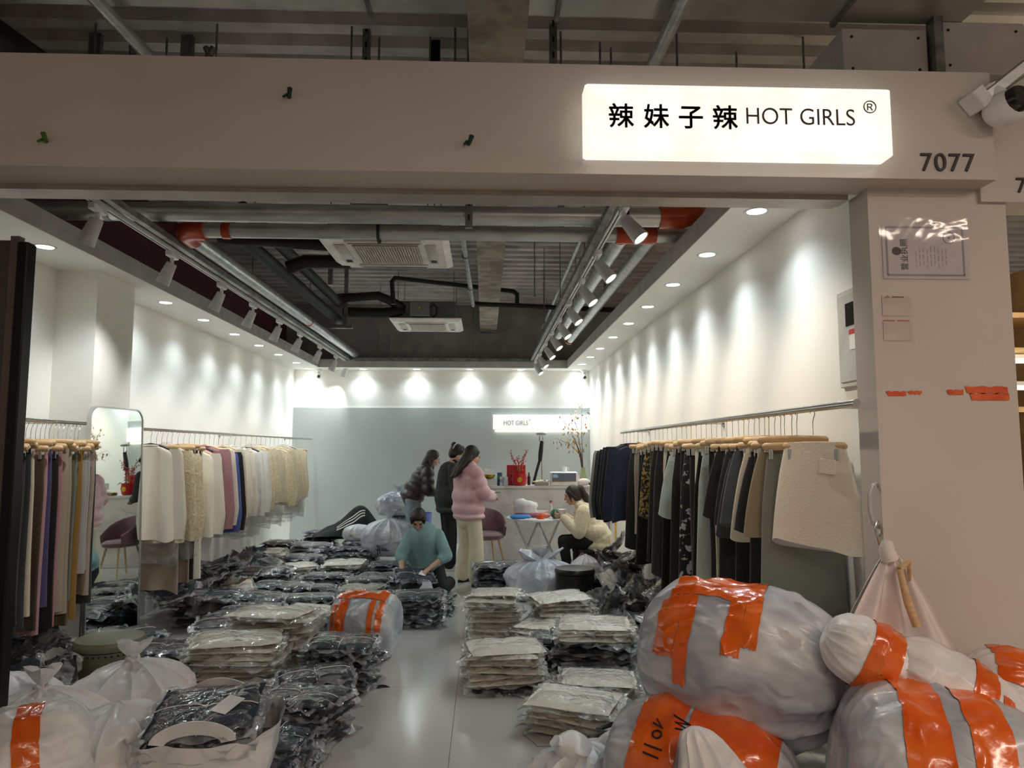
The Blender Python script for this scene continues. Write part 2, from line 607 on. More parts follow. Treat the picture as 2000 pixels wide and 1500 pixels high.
for i, (x, y, sd) in enumerate(spots):
    t = thing('track_spotlight', 'white conical track spotlight, ' + ORD[i % 9] + ' from the doorway on the ' + ('maroon board' if sd < 0 else 'pipe') + ' side', 'spotlight',
              (x, y, TZ), 0, 'track spotlights')
    put('adapter', ad_me, t)
    put('stem', st_me, t)
    e = (RAD(-8), RAD(-20), 0) if sd < 0 else (RAD(-16), RAD(-34), 0)
    if sd < 0:
        e = (RAD(6), RAD(26), 0)
    h = put('head', hd_me, t, (0, 0, -0.085), e)
    put('lens', ln_me, h)
    lamp('spot_beam', 'SPOT', (0, 0, -0.172), TRACK_W, (1.0, 0.86, 0.70) if sd > 0 else (0.98, 0.97, 0.95), h, (0, 0, -1), spot_size=RAD(80), spot_blend=1.0, shadow_soft_size=0.03)

# ================================================================== CEILING SERVICES
def pipe(name, path, r, m, label, cat='pipe', n=16, rings=(), rm=None, group=None):
    t = thing(name, label, cat, path[0], 0, group)
    o = V(path[0])
    MB().tube([V(p) - o for p in path], r, n).build('tube', m, t)
    for (p, d, rr, ln) in rings:
        p, d = V(p) - o, V(d).normalized()
        MB().cyl(p - d * ln / 2, p + d * ln / 2, rr, n=20).build('coupling', rm or M_red, t)
    return t


YX, XX = (0, 1, 0), (1, 0, 0)
pipe('steel_pipe', [(-3.9, 4.92, 3.25), (1.27, 4.92, 3.25)], 0.066, M_galv, 'thick galvanised pipe crossing the shop just inside the header', rings=[((-2.62, 4.92, 3.25), XX, 0.07, 0.04)], rm=M_galvd)
pipe('pipe_elbow', [(1.24, 4.92, 3.25), (1.40, 4.92, 3.25), (1.48, 4.92, 3.28), (1.52, 4.92, 3.36), (1.52, 4.92, 3.55)], 0.078, M_red, 'red oxide elbow at the end of the crossing pipe', 'pipe fitting')
pipe('steel_pipe', [(-2.14, 5.19, 3.205), (1.62, 5.19, 3.205)], 0.055, M_galv, 'thinner galvanised pipe crossing behind the thick one', rings=[((-1.9, 5.19, 3.205), XX, 0.062, 0.06), ((1.13, 5.19, 3.205), XX, 0.066, 0.30)])
for xx in (-0.79, 1.0):
    tag(MB().tube([(xx + 0.09 * 0, 5.19 - (0.27 if xx > 0 else 0) + 0.075 * math.cos(a * math.pi / 8), (3.205 if xx < 0 else 3.25) + 0.075 * math.sin(a * math.pi / 8)) for a in range(17)], 0.012, 6)
        .build('pipe_clamp', M_black), 'black clamp ring round the ' + ('thinner' if xx < 0 else 'thick') + ' crossing pipe', 'clamp')
pipe('pipe_elbow', [(-2.06, 5.19, 3.205), (-2.16, 5.19, 3.205), (-2.22, 5.23, 3.2), (-2.23, 5.30, 3.2), (-2.23, 5.40, 3.2)], 0.075, M_red, 'red oxide elbow where the pipe turns along the shop', 'pipe fitting')
pipe('steel_pipe', [(-2.23, 5.38, 3.2), (-2.2, 12.1, 3.2)], 0.058, M_galv, 'long galvanised pipe running beside the maroon board', rings=[((-2.22, 8.9, 3.2), YX, 0.066, 0.05)])
pipe('steel_pipe', [(1.04, 5.3, 3.22), (1.04, 10.0, 3.22)], 0.06, M_galv, 'galvanised pipe beside the spotlight track on the pipe side')
pipe('steel_pipe', [(1.30, 5.25, 3.25), (1.28, 10.7, 3.25)], 0.062, M_galv, 'long galvanised pipe above the edge of the soffit', rings=[((1.28, 10.6, 3.25), YX, 0.072, 0.08)])
pipe('conduit', [(0.92, 6.4, 3.62), (0.95, 11.7, 3.62)], 0.02, M_galv, 'thin steel conduit high beside the concrete beam', 'conduit', 10)
pipe('sprinkler_pipe', [(-0.21, 5.6, 3.5), (-0.16, 9.3, 3.5)], 0.026, M_galvd, 'slim grey sprinkler pipe under the concrete beam', rings=[((-0.2, 6.9, 3.5), YX, 0.036, 0.06), ((-0.18, 8.3, 3.5), YX, 0.036, 0.06)], rm=M_galvd)
pipe('drain_pipe', [(-1.24, 9.5, 3.55), (-1.26, 9.5, 3.86), (-1.22, 9.5, 3.91), (0.38, 9.5, 3.74), (0.43, 9.5, 3.70), (0.43, 9.5, 3.50)], 0.032, M_black, 'black drain pipe looping above the rear air conditioner')
pipe('drain_pipe', [(-0.14, 9.25, 3.51), (1.75, 9.25, 3.44)], 0.032, M_black, 'black drain pipe running level towards the soffit')
pipe('insulated_pipe', [(-2.04, 5.9, 3.62), (-2.02, 9.8, 3.62)], 0.06, M_black, 'upper black insulated pipe along the shop')
pipe('insulated_pipe', [(-2.2, 5.7, 3.5), (-2.08, 10.2, 3.42)], 0.065, M_black, 'lower black insulated pipe along the shop')
pipe('insulated_pipe', [(-2.05, 9.85, 3.70), (-1.5, 9.85, 3.74), (-1.36, 9.95, 3.70), (-1.1, 10.2, 3.60)], 0.062, M_black, 'upper black insulated hose feeding the rear air conditioner')
pipe('insulated_pipe', [(-2.0, 10.0, 3.53), (-1.45, 10.0, 3.52), (-1.3, 10.05, 3.55), (-1.1, 10.2, 3.6)], 0.075, M_black, 'lower black insulated hose feeding the rear air conditioner')
pipe('insulated_pipe', [(-2.3, 6.1, 3.42), (-1.25, 6.1, 3.36)], 0.05, M_black, 'upper black hose feeding the front air conditioner')
pipe('insulated_pipe', [(-1.75, 6.25, 3.2), (-1.6, 6.25, 3.26), (-1.2, 6.25, 3.26)], 0.06, M_black, 'lower black hose feeding the front air conditioner')


def cassette(y0, z, x0, label, deep):
    t = thing('air_conditioner', label, 'air conditioner', (x0 + 0.51, y0 + 0.5, z))
    p = MB()
    p.loft([[(-.51, -.5, .045), (.51, -.5, .045), (.51, .5, .045), (-.51, .5, .045)], [(-.51, -.5, .03), (.51, -.5, .03), (.51, .5, .03), (-.51, .5, .03)],
            [(-.46, -.45, 0), (.46, -.45, 0), (.46, .45, 0), (-.46, .45, 0)]])
    p.build('panel', mat('cassette_white', (234, 230, 224), rough=0.45), t, False)
    g = MB()
    g.bx(-.26, .26, -.26, .26, -0.004, 0.001)
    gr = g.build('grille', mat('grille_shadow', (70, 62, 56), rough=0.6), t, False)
    s1 = MB().bx(-.26, .26, -.004, .004, -0.012, -0.003).mesh('grille_bar', mat('grille_bar_white', (205, 198, 188), rough=0.5), False)
    for k in range(14):
        put('grille_bar', s1, gr, (0, -.25 + k * .0385, 0))
    s2 = MB().bx(-.0035, .0035, -.26, .26, -0.0125, -0.003).mesh('grille_slat', MATS['grille_bar_white'], False)
    for k in range(25):
        put('grille_slat', s2, gr, (-.252 + k * .021, 0, 0))
    for (cx, cy, a, b) in ((0, -.36, .30, .045), (0, .36, .30, .045), (-.36, 0, .045, .28), (.36, 0, .045, .28)):
        f = MB().bx(cx - a, cx + a, cy - b, cy + b, -0.010, 0.0, 0.006).build('air_flap', mat('flap_white', (196, 188, 178), rough=0.4), t)
        MB().bx(cx - a + .02, cx + a - .02, cy + b * .55, cy + b * .8, -0.0125, -0.009).build('flap_gap', M_black, f, False)
    b = MB().bx(-.42, .42, -.42, .42, .045, deep, 0.01).build('casing', mat('casing_grey', (104, 106, 106), (120, 122, 122), rough=0.5, metal=0.4), t)
    j = MB().bx(-.22, .06, -.52, -.42, .07, deep - .02, 0.006).build('junction_box', mat('junction_grey', (128, 130, 130), rough=0.5, metal=0.3), t)
    MB().loft([[(-.1, -.523, .17), (-.06, -.523, .17), (-.08, -.523, .205)], [(-.1, -.5215, .17), (-.06, -.5215, .17), (-.08, -.5215, .205)]]).build('warning_mark', mat('warning_yellow', (206, 190, 60), rough=0.5), j, False)
    MB().tube([(.06, -.47, .2), (.12, -.49, .24), (.16, -.47, .2), (.15, -.46, .1), (.1, -.45, .06)], .012, 8).build('cable', M_black, t)
    for sx in (-.4, .4):
        for sy in (-.4, .4):
            MB().cyl((sx, sy, deep), (sx, sy, ZD - z), .005, n=6).build('hanging_rod', M_galvd, t)
    return t


cassette(5.32, 3.215, -1.31, 'white ceiling air conditioner near the crossing pipes', 0.27)
cassette(10.0, 3.415, -1.36, 'white and grey ceiling air conditioner near the rear wall', 0.30)


def rod(x, y, z0, z1, r=0.006, label=None, grp='threaded rods from the deck', m=None):
    o = MB().cyl((0, 0, 0), (0, 0, z1 - z0), r, n=6).build('threaded_rod', m or M_galvd, None, True, (x, y, z0))
    MB().cyl((0, 0, 0.0), (0, 0, 0.012), r * 2.4, n=6).build('nut', M_galvd, o)
    return tag(o, label or 'thin steel rod hanging from the deck', 'rod', grp)


for i, (x, y, z0) in enumerate(((-2.3, 7.0, 3.1), (-2.3, 9.3, 3.1), (-2.3, 11.6, 3.1), (0.9, 6.3, 3.1), (0.9, 8.4, 3.1), (0.9, 10.8, 3.1), (-1.6, 12.0, 3.1), (-0.2, 12.0, 3.1), (1.05, 12.0, 3.1),
                                (-1.62, 10.9, 3.2), (0.75, 8.9, 3.2), (1.2, 9.25, 3.45), (0.55, 7.8, 3.3), (-0.55, 6.6, 3.4))):
    rod(x, y, z0, ZD, label='thin steel rod hanging from the deck inside the shop', grp='rods inside the shop')
for px_x in (-2.36, -2.0, -1.63, -0.82, -0.67, -0.19, -0.11, 0.0 - 0.35, 0.46, 0.72, 0.80, 1.18, 1.62, 1.98):
    rod(px_x, 4.25 + 0.1 * math.sin(px_x * 9), 3.4 if px_x not in (-1.63, -0.67) else 3.72, ZD, 0.007, 'thin steel rod hanging from the deck above the facade', 'rods above the facade')
# support channels beside the tracks
for (x, y0, y1, lb) in ((-2.29, 4.1, 12.1, 'maroon board'), (0.79, 4.0, 12.0, 'concrete beam')):
    c = MB().bx(-.022, .022, y0, y1, 0, .045)
    o = tag(c.build('support_channel', M_galvd, None, False, (x, 0, 3.1)), 'galvanised support channel above the track beside the ' + lb, 'channel')
    for k in range(16):
        MB().cyl((-.0225, y0 + .3 + k * .09, .022), (-.0235, y0 + .3 + k * .09, .022), .008, n=8).build('slot_hole', M_black, o)
tag(MB().bx(-2.2, 0.85, 11.98, 12.03, 3.09, 3.14).build('support_channel', M_galvd, None, False), 'galvanised support channel along the rear soffit', 'channel')
# vertical strut hangers
for i, (x, y, z0, z1, w, m, lb) in enumerate(((-0.115, 4.8, 3.12, ZD, .05, M_galvd, 'slotted steel strut beside the crossing pipes'),
                                              (-2.42, 4.3, 3.3, ZD, .07, M_galvd, 'grey steel post above the facade near the black duct'),
                                              (-1.86, 4.3, 3.3, ZD, .07, M_galvd, 'grey steel post above the facade near the conduit'),
                                              (-0.32, 4.3, 3.3, ZD, .06, M_blackm, 'black steel post above the facade'),
                                              (-0.735, 4.2, 3.3, ZD, .045, M_galvd, 'slotted strut above the facade near the wall plug'),
                                              (0.405, 4.1, 3.3, ZD, .045, M_galvd, 'slotted strut above the facade near the sign'),
                                              (-1.95, 9.9, 3.3, ZD, .05, M_galvd, 'steel strut carrying the black insulated pipes'),
                                              (-1.8, 8.2, 3.5, ZD, .05, M_galvd, 'steel strut between the insulated pipes and deck'),
                                              (0.72, 6.6, 3.6, ZD, .06, M_galvd, 'steel strut beside the concrete beam'),
                                              (1.32, 7.6, 3.3, ZD, .05, M_galvd, 'steel strut above the long pipe'))):
    o = tag(MB().bx(-w / 2, w / 2, -.02, .02, 0, z1 - z0).build('steel_strut', m, None, False, (x, y, z0)), lb, 'strut')
    if i in (0, 4, 5):
        for k in range(9):
            MB().bx(-.007, .007, -.0215, -.02, .05 + k * .1, .09 + k * .1).build('slot', M_black, o, False)
tag(MB().bx(-2.35, -1.85, 9.86, 9.92, 3.28, 3.33).build('cross_channel', M_galvd, None, False), 'steel cross channel under the insulated pipes', 'channel')
# above the header
dk2 = thing('air_duct', 'big galvanised air duct crossing above the facade', 'duct', (0, 0, 3.93))
MB().bx(-8, 2.6, 2.95, 3.63, 0, 0.5).build('duct_body', mat('duct_steel', (180, 180, 176), (226, 224, 216), rough=0.4, metal=0.6, ns=2.2, detail=8, lo=.3, hi=.7), dk2, False)
for x in (-5.2, -3.0, -0.62, 0.38, 1.9):
    MB().bx(x - .012, x + .012, 2.93, 3.65, -.02, .52).build('flange', M_galvd, dk2, False)
pipe('steel_pipe', [(-1.99, 3.0, 3.86), (-1.92, 4.6, 3.86)], 0.034, M_galv, 'galvanised pipe above the facade beside a grey post')
pipe('steel_pipe', [(0.99, 3.0, 3.84), (0.96, 4.6, 3.84)], 0.038, M_galv, 'galvanised pipe above the facade over the lit sign')
pipe('black_duct', [(-2.95, 3.0, 3.9), (-2.45, 4.5, 3.72)], 0.13, M_black, 'thick black insulated duct above the facade end', 'duct')
pipe('bent_conduit', [(-2.2, 4.3, 4.1), (-2.18, 4.32, 3.85), (-2.1, 4.33, 3.76), (-1.95, 4.33, 3.76), (-1.85, 4.32, 3.83), (-1.7, 4.3, 4.1)], 0.02, M_galvd, 'curved conduit looping under the deck', 'conduit', 10)
pipe('brace_rod', [(-1.75, 4.3, 4.1), (-1.42, 4.32, 3.45)], 0.018, M_galvd, 'slanted steel brace above the facade', 'brace', 10)
for x, lb in ((-1.49, 'near the slanted brace'), (0.76, 'above the lit sign')):
    s = thing('sprinkler', 'upright sprinkler head above the facade ' + lb, 'sprinkler', (x, 4.25, 3.45))
    MB().cyl((0, 0, 0), (0, 0, .24), .022, n=10).build('riser', M_galvd, s)
    MB().cyl((0, 0, .24), (0, 0, .29), .012, n=8).build('nozzle', M_galvd, s)
    MB().lathe([(.03, .30), (.032, .302), (.01, .305)], n=10).build('deflector', M_galvd, s)
pipe('sprinkler_branch', [(-2.6, 4.25, 3.43), (2.0, 4.25, 3.43)], 0.022, M_galvd, 'level sprinkler branch pipe just behind the header')
M_box = mat('box_offwhite', (206, 200, 198), (214, 208, 205), rough=0.6)
for i, (x0, x1, z0, z1, lb) in enumerate(((1.93, 2.40, 3.60, 3.88, 'cream'), (2.47, 2.95, 3.63, 3.93, 'cream'))):
    b = thing('junction_cover', 'white boxed cover with four screws above the facade, ' + ('next to the duct end' if i == 0 else 'beyond the first one'), 'box', ((x0 + x1) / 2, 3.6, z0))
    w = (x1 - x0) / 2
    MB().bx(-w, w, 0, .45, 0, z1 - z0, 0.004).build('cover', M_box, b)
    for sx in (-w + .05, w - .05):
        for sz in (.05, z1 - z0 - .05):
            MB().cyl((sx, -.004, sz), (sx, .002, sz), .008, n=8).build('screw', M_black, b)
tag(MB().bx(2.41, 2.46, 3.55, 3.62, 3.3, 4.1).build('steel_strut', M_galvd, None, False), 'steel post between the two white boxed covers', 'strut')
tag(MB().bx(1.9, 3.2, 3.7, 4.1, 3.3, 3.6).build('service_tray', mat('tray_grey', (120, 114, 110), rough=0.7), None, False), 'grey service tray under the white boxed covers', 'tray')

# ================================================================== SIGNS AND THINGS ON THE FACADE
R90 = (RAD(90), 0, 0)
M_sign = mat('sign_acrylic_lit', (255, 246, 232), rough=0.4, emit=0.52)
sg = thing('shop_sign', 'glowing white lightbox sign with dark Chinese and English lettering', 'sign', (1.047, 2.9, 2.81))
MB().bx(-.641, .641, -.115, -.02, 0, .29, 0.006).build('lightbox', M_sign, sg)
MB().bx(-.62, .62, -.02, 0, .02, .27).build('mounting_plate', M_offw, sg, False)
M_brownink = mat('dark_brown_letters', (62, 44, 36), rough=0.5)
for i, (ch, x) in enumerate((('\u8fa3', .499), ('\u59b9', .645), ('\u5b50', .788), ('\u8fa3', .930))):
    text('sign_character', ch, M_brownink, .108, (x - 1.047, -.116, .112), R90, sg, .002, 'LEFT', 0.0012)
text('sign_lettering', 'HOT GIRLS', M_brownink, .102, (1.066 - 1.047, -.116, .127), R90, sg, .002, 'LEFT', -0.0008, 0.92)
text('sign_mark', '\u00ae', M_brownink, .075, (1.568 - 1.047, -.116, .182), R90, sg, .002, 'LEFT', -0.0004)
lamp('sign_glow', 'AREA', (0, -.018, .145), 5.0, (1.0, 0.83, 0.62), sg, (0, 1, 0), shape='RECTANGLE', size=1.24, size_y=.24)
rn = text('room_number', '7077', M_ink, .114, (1.868, 2.897, 2.795), R90, None, .004, 'LEFT', 0.0, 1.0, 1.10)
tag(rn, 'black shop number 7077 on the header', 'number')
rn = text('room_number', '7', M_ink, .1, (2.365, 2.997, 2.742), R90, None, .004, 'LEFT', 0.0)
tag(rn, 'black digit seven on the neighbouring shop header', 'number')
M_plug = mat('green_plastic', (50, 92, 20), (70, 120, 30), rough=0.4)
M_plug2 = mat('dark_green_plastic', (24, 58, 52), rough=0.4)
for i, (x, z, m, lb) in enumerate(((-1.81, 2.863, M_plug, 'bright green wall plug sticking out of the header'), (-.826, 3.073, M_plug2, 'dark green wall plug high on the header'), (-.073, 2.881, M_plug2, 'dark green wall plug low on the header near the sign'))):
    t = thing('wall_plug', lb, 'wall plug', (x, 2.9, z))
    MB().tube([(0, 0, 0), (.006, -.02, .004), (.014, -.045, .016)], [.008, .009, .011], 8).build('sleeve', m, t)
    MB().tube([(-.008, -.004, .012), (-.016, -.03, -.012)], [.006, .005], 6).build('collar_tab', m, t)

# security camera on the facade
sc_ = thing('security_camera', 'white dome security camera hanging from a bracket by the pillar', 'camera', (2.2, 2.82, 3.04))
MB().ell((0, 0, 0), (.082, .082, .075), 20, 12).build('dome_shell', M_white, sc_)
rr = Euler((RAD(78), 0, RAD(10))).to_matrix()
MB().lathe([(.058, .045), (.054, .082), (.044, .092), (.001, .094)], (0, 0, 0), 20, rr).build('lens', mat('dark_lens', (20, 20, 24), rough=0.08, coat=0.6), sc_)
MB().cyl((-.02, .02, .05), (-.04, .04, .1), .05, n=16).build('neck', M_white, sc_)
MB().box((.03, .03, .135), (.30, .09, .05), Euler((0, RAD(-38), 0)).to_matrix(), .006).build('bracket_arm', M_galv, sc_)
MB().box((-.10, .03, .05), (.06, .10, .09), Euler((0, RAD(-38), 0)).to_matrix(), .006).build('arm_end_cap', M_white, sc_)
for x, lb in ((-2.86, 'blouse rail'), (1.72, 'desk')):
    c = thing('dome_camera', 'small white corner camera above the ' + lb, 'camera', (x, 12.28, 2.86))
    MB().lathe([(.001, .12), (.05, .12), (.055, .09), (.03, .08), (.03, .05)], n=16).build('mount', M_white, c)
    MB().ell((0, 0, 0), (.055, .055, .052), 16, 10).build('ball', M_white, c)
    MB().ell((.012, -.034, -.012), (.03, .03, .03), 14, 8).build('lens', mat('dark_lens', (20, 20, 24), rough=0.08), c)

# notices on the pillar
yf = YF - .002
lc = thing('licence_sleeve', 'clear plastic sleeve holding a sideways business licence on the pillar', 'notice', (1.95, yf, 2.475))
MB().bx(-.195, .19, -.002, 0, -.125, .125).build('licence_sheet', mat('licence_paper', (196, 190, 196), (204, 198, 203), rough=0.6, ns=8), lc, False)
b = MB()
for z in (-.108, .108):
    b.bx(-.178, .172, -.0032, -.002, z - .004, z + .004)
for x in (-.176, .17):
    b.bx(x - .004, x + .004, -.0032, -.002, -.108, .108)
M_pr = mat('grey_print', (140, 134, 142), rough=0.7)
b.build('printed_border', M_pr, lc, False)
M_prd = mat('dark_print', (70, 64, 66), rough=0.7)
for i, ch in enumerate('\u8425\u4e1a\u6267\u7167'):
    text('licence_title', ch, M_prd, .036, (-.085, -.003, -.088 + i * .036), (RAD(90), RAD(-90), 0), lc, .0004)
MB().ell((-.132, -.002, .0), (.022, .0015, .019), 14, 6).build('emblem', M_prd, lc)
s = MB()
s.tube([(.108 + .026 * math.cos(a * math.pi / 12), -.003, .062 + .026 * math.sin(a * math.pi / 12)) for a in range(25)], .0018, 5)
s.ell((.108, -.003, .062), (.006, .001, .006), 8, 4)
s.build('seal', M_pr, lc)
rl = random.Random(3)
s = MB()
for k in range(9):
    x = -.045 + k * .017
    z0 = -.075 + (k % 3) * .008
    for q in range(3):
        z1 = z0 + rl.uniform(.012, .03)
        s.bx(x - .0012, x + .0012, -.0028, -.002, z0, z1)
        z0 = z1 + .008
s.build('printed_lines', M_pr, lc, False)
MB().grid(lambda u, v: (-.21 + .405 * u, -.007 - .004 * math.sin(u * 3.1) + .001 * math.sin(v * 9), -.135 + .285 * v), 10, 8).build('plastic_sleeve', film('sleeve_film', (.04, .10), (220, 214, 214), 3, .35, 2.5, .25, .06), lc)
for i, (z, c) in enumerate(((2.23, (196, 96, 84)), (2.12, (190, 110, 100)))):
    t = thing('card_pocket', 'small clear card pocket stuck on the pillar, ' + ('with a red roof mark' if i == 0 else 'with a red printed line, below another'), 'card pocket', (1.805, yf, z))
    MB().bx(-.062, .06, -.001, 0, -.045, .045).build('card', mat('pocket_card', (204, 190, 180), rough=0.5), t, False)
    m = mat('pocket_print%d' % i, c, rough=0.6)
    if i == 0:
        MB().loft([[(-.055, -.002, .034), (-.022, -.002, .034), (-.038, -.002, .046)], [(-.055, -.001, .034), (-.022, -.001, .034), (-.038, -.001, .046)]]).build('roof_mark', m, t, False)
        MB().bx(-.018, .036, -.002, -.001, .035, .041).build('printed_line', M_prd, t, False)
    else:
        MB().bx(-.06, -.01, -.002, -.001, .040, .046).bx(0, .056, -.002, -.001, .040, .046).build('printed_line', m, t, False)
    MB().grid(lambda u, v: (-.064 + .136 * u, -.004 - .006 * math.sin(u * 3.1) * (.5 + v * .5), -.048 + .088 * v), 8, 5).build('clear_pocket', film('pocket_film', (.05, .14), (230, 220, 210), 9, .9, 5, .5, .08), t)
M_tape = mat('orange_tape', (214, 78, 28), (236, 110, 50), rough=0.18, ns=9, bump=0.35, bs=30, coat=0.4, spec=0.6)
t = thing('tape_remnant', 'torn orange tape strip left across the pillar', 'tape', (1.74, yf, 1.84))
for (x0, x1, z0, z1) in ((.0, .09, -.008, .012), (.095, .16, .0, .014), (.27, .345, -.002, .02), (.352, .545, .004, .034), (.372, .55, -.026, .004)):
    n_ = 7
    top = [(x0 + (x1 - x0) * k / n_, -.0015, z1 + .003 * math.sin(k * 2.3 + x0 * 40)) for k in range(n_ + 1)]
    bot = [(x0 + (x1 - x0) * k / n_ + (.01 if k == 0 else 0), -.0015, z0 + .004 * math.sin(k * 3.1 + x0 * 60)) for k in range(n_ + 1)]
    MB().loft([top, bot], False, False, False).build('tape_piece', M_tape, t, False)

# electrical box on the side wall
eb = thing('electrical_box', 'pale grey electrical cabinet on the white wall by the pillar', 'electrical box', (XR, 3.42, 2.16))
MB().bx(-.02, 0, -.18, .13, -.25, .24, .004).build('frame', M_offw, eb)
d = MB().bx(-.028, -.018, -.16, .11, -.225, .215, .003).build('door', mat('cabinet_grey', (190, 192, 186), rough=0.45), eb)
MB().bx(-.030, -.027, -.16, .03, .05, .165).build('viewing_window', mat('dark_window', (48, 44, 46), rough=0.15), d, False)
MB().bx(-.030, -.0275, -.10, .0, -.07, .03).build('sticker', M_paper, d, False)
MB().bx(-.031, -.0295, -.10, .0, .005, .03).build('sticker_band', mat('sticker_red', (190, 50, 50), rough=0.5), d, False)

# next shop: lamps seen past the pillar
for i, z in enumerate((2.24, 2.04)):
    t = thing('tube_lamp', 'lit tube lamp in the neighbouring shop, ' + ('upper' if i == 0 else 'lower') + ' one', 'lamp', (3.9, 5.1, z))
    MB().bx(-.8, .8, -.02, .02, 0, .03).build('tube', mat('tube_lit', (255, 240, 215), emit=2.5), t, False)
    MB().bx(-.8, .8, -.03, .03, .03, .06).build('housing', M_white, t, False)
lamp('neighbour_light', 'POINT', (3.7, 4.6, 2.6), 12, (1, .85, .62), None, shadow_soft_size=.2)
for i, z in enumerate((1.9, 2.35, 2.62)):
    tag(MB().bx(2.9, 4.8, 5.2, 5.6, z - .02, z + .02).build('wall_shelf', M_wood, None, False), 'wooden shelf in the neighbouring shop, ' + ('lowest', 'middle', 'highest')[i] + ' of three', 'shelf')

# ================================================================== BAGGED GARMENTS IN STACKS
CL = {}
for k, c, c2 in (('navy', (26, 32, 50), (38, 46, 66)), ('charcoal', (42, 46, 54), (54, 58, 68)), ('black', (22, 22, 24), (30, 30, 32)), ('grey', (92, 92, 94), (108, 108, 110)),
                 ('cream', (244, 237, 220), (248, 243, 230)), ('khaki', (170, 160, 136), (182, 172, 148)), ('brown', (74, 60, 56), (86, 72, 66)), ('greige', (186, 176, 160), (196, 186, 170))):
    CL[k] = mat('cloth_' + k, c, c2, rough=0.85, ns=14, bump=0.25, bs=70, vary=0.16)
FILM = film('clear_polybag', (0.0, 0.10), (226, 231, 238), 9.0, 0.9, 12.0, 0.9, 0.08, 0.42)
FLAPC = film('polybag_flap_on_cream', (0.05, 0.22), (246, 245, 240), 9.0, 0.8, 12.0, 0.9, 0.10, 0.30)
FLAP = film('polybag_flap', (0.14, 0.36), (214, 219, 226), 9.0, 0.9, 12.0, 0.9, 0.08, 0.35)
FILMC = film('clear_polybag_on_cream', (0.0, 0.10), (246, 246, 242), 9.0, 0.8, 12.0, 0.9, 0.10, 0.40)
FILMK = film('clear_polybag_crumpled', (0.04, 0.34), (230, 230, 230), 11.0, 1.0, 15.0, 1.0, 0.09, 0.5)
M_str = mat('white_string', (225, 224, 220), rough=0.8)


def slab(seed, W, L, T, ov=0.0, n=(12, 9), crumple=0.0, bend=0.0):
    """soft flat parcel: top and bottom sheets meeting in a wavy edge; ov = bag overhang"""
    nu, nv = n
    off = seed * 7.31

    def z_at(u, v):
        a = max(0.0, 1 - abs(u) ** 5) ** 0.5 * max(0.0, 1 - abs(v) ** 5) ** 0.5
        pinch = 1 - 0.33 * math.exp(-(u / 0.10) ** 2) - 0.12 * math.exp(-(v / 0.12) ** 2)
        return a * pinch

    def P(i, j, top):
        u, v = -1 + 2 * i / nu, -1 + 2 * j / nv
        ex = 1 + ov
        x = u * W / 2 * ex + 0.012 * nz(u * 2.1 + off, v * 2.3) + 0.02 * ov * 6 * nz(u * 1.3 + off, v * 4.1, 3)
        y_ = v * L / 2 * (1 + ov * 1.5) + 0.012 * nz(u * 2.4, v * 1.9 + off, 5) + 0.02 * ov * 6 * nz(u * 4.3 + off, v * 1.3, 7)
        gu, gv = min(1, max(-1, u * ex)), min(1, max(-1, v * (1 + ov * 1.5)))
        t = z_at(gu, gv) * T / 2
        wob = 0.006 * nz(u * 3 + off, v * 3, 1.7) + crumple * nz(u * 1.6 + off, v * 1.7, 9.1)
        edge = max(abs(u), abs(v))
        if ov:
            t += 0.0025 + 0.004 * abs(nz(u * 5 + off, v * 6, 2 if top else 6))
            if edge > 0.86:
                wob += 0.042 * nz(u * 4.5 + off, v * 4.5, 11) - 0.010
        if edge > 0.999:
            t = 0.0
        z = T / 2 + wob + (t if top else -t) + bend * (u * u)
        return (x, y_, z)

    m = MB()
    vs_, fs = [], []
    N = nu + 1
    for top in (True, False):
        for j in range(nv + 1):
            for i in range(nu + 1):
                vs_.append(P(i, j, top))
    S = N * (nv + 1)
    for j in range(nv):
        for i in range(nu):
            a = j * N + i
            fs.append((a, a + 1, a + 1 + N, a + N))
            fs.append((S + a, S + a + N, S + a + 1 + N, S + a + 1))
    m.add(vs_, fs)
    return m


PK_W, PK_L, PK_T = 0.42, 0.34, 0.042
NV = 5
G_MB = [slab(s, PK_W, PK_L, PK_T, 0.0, (10, 8)) for s in range(NV)]
B_MB = [slab(s, PK_W, PK_L, PK_T, 0.13, (18, 16)) for s in range(NV)]
GC_MB = [slab(s + 20, 0.38, 0.30, 0.035, 0.0, (10, 8), 0.045, 0.05 * (-1) ** s) for s in range(NV)]
BC_MB = [slab(s + 20, 0.38, 0.30, 0.035, 0.11, (16, 14), 0.045, 0.05 * (-1) ** s) for s in range(NV)]
_mc = {}


def pm(kind, v, key):
    k = (kind, v, key)
    if k not in _mc:
        src = {'g': G_MB, 'b': B_MB, 'gc': GC_MB, 'bc': BC_MB}[kind][v]
        _mc[k] = src.mesh('folded_garment' if kind[0] == 'g' else 'plastic_bag', (CL[key] if kind[0] == 'g' else (FILMK if kind == 'bc' else FILMC if key in ('cream', 'greige') else FILM)))
        if kind == 'b':                   # overhanging flaps of the bag
            me = _mc[k]
            me.materials.append(FLAPC if key in ('cream', 'greige') else FLAP)
            for p in me.polygons:
                c = p.center
                if abs(c.x) > PK_W / 2 * .97 or abs(c.y) > PK_L / 2 * .97:
                    p.material_index = 1
    return _mc[k]


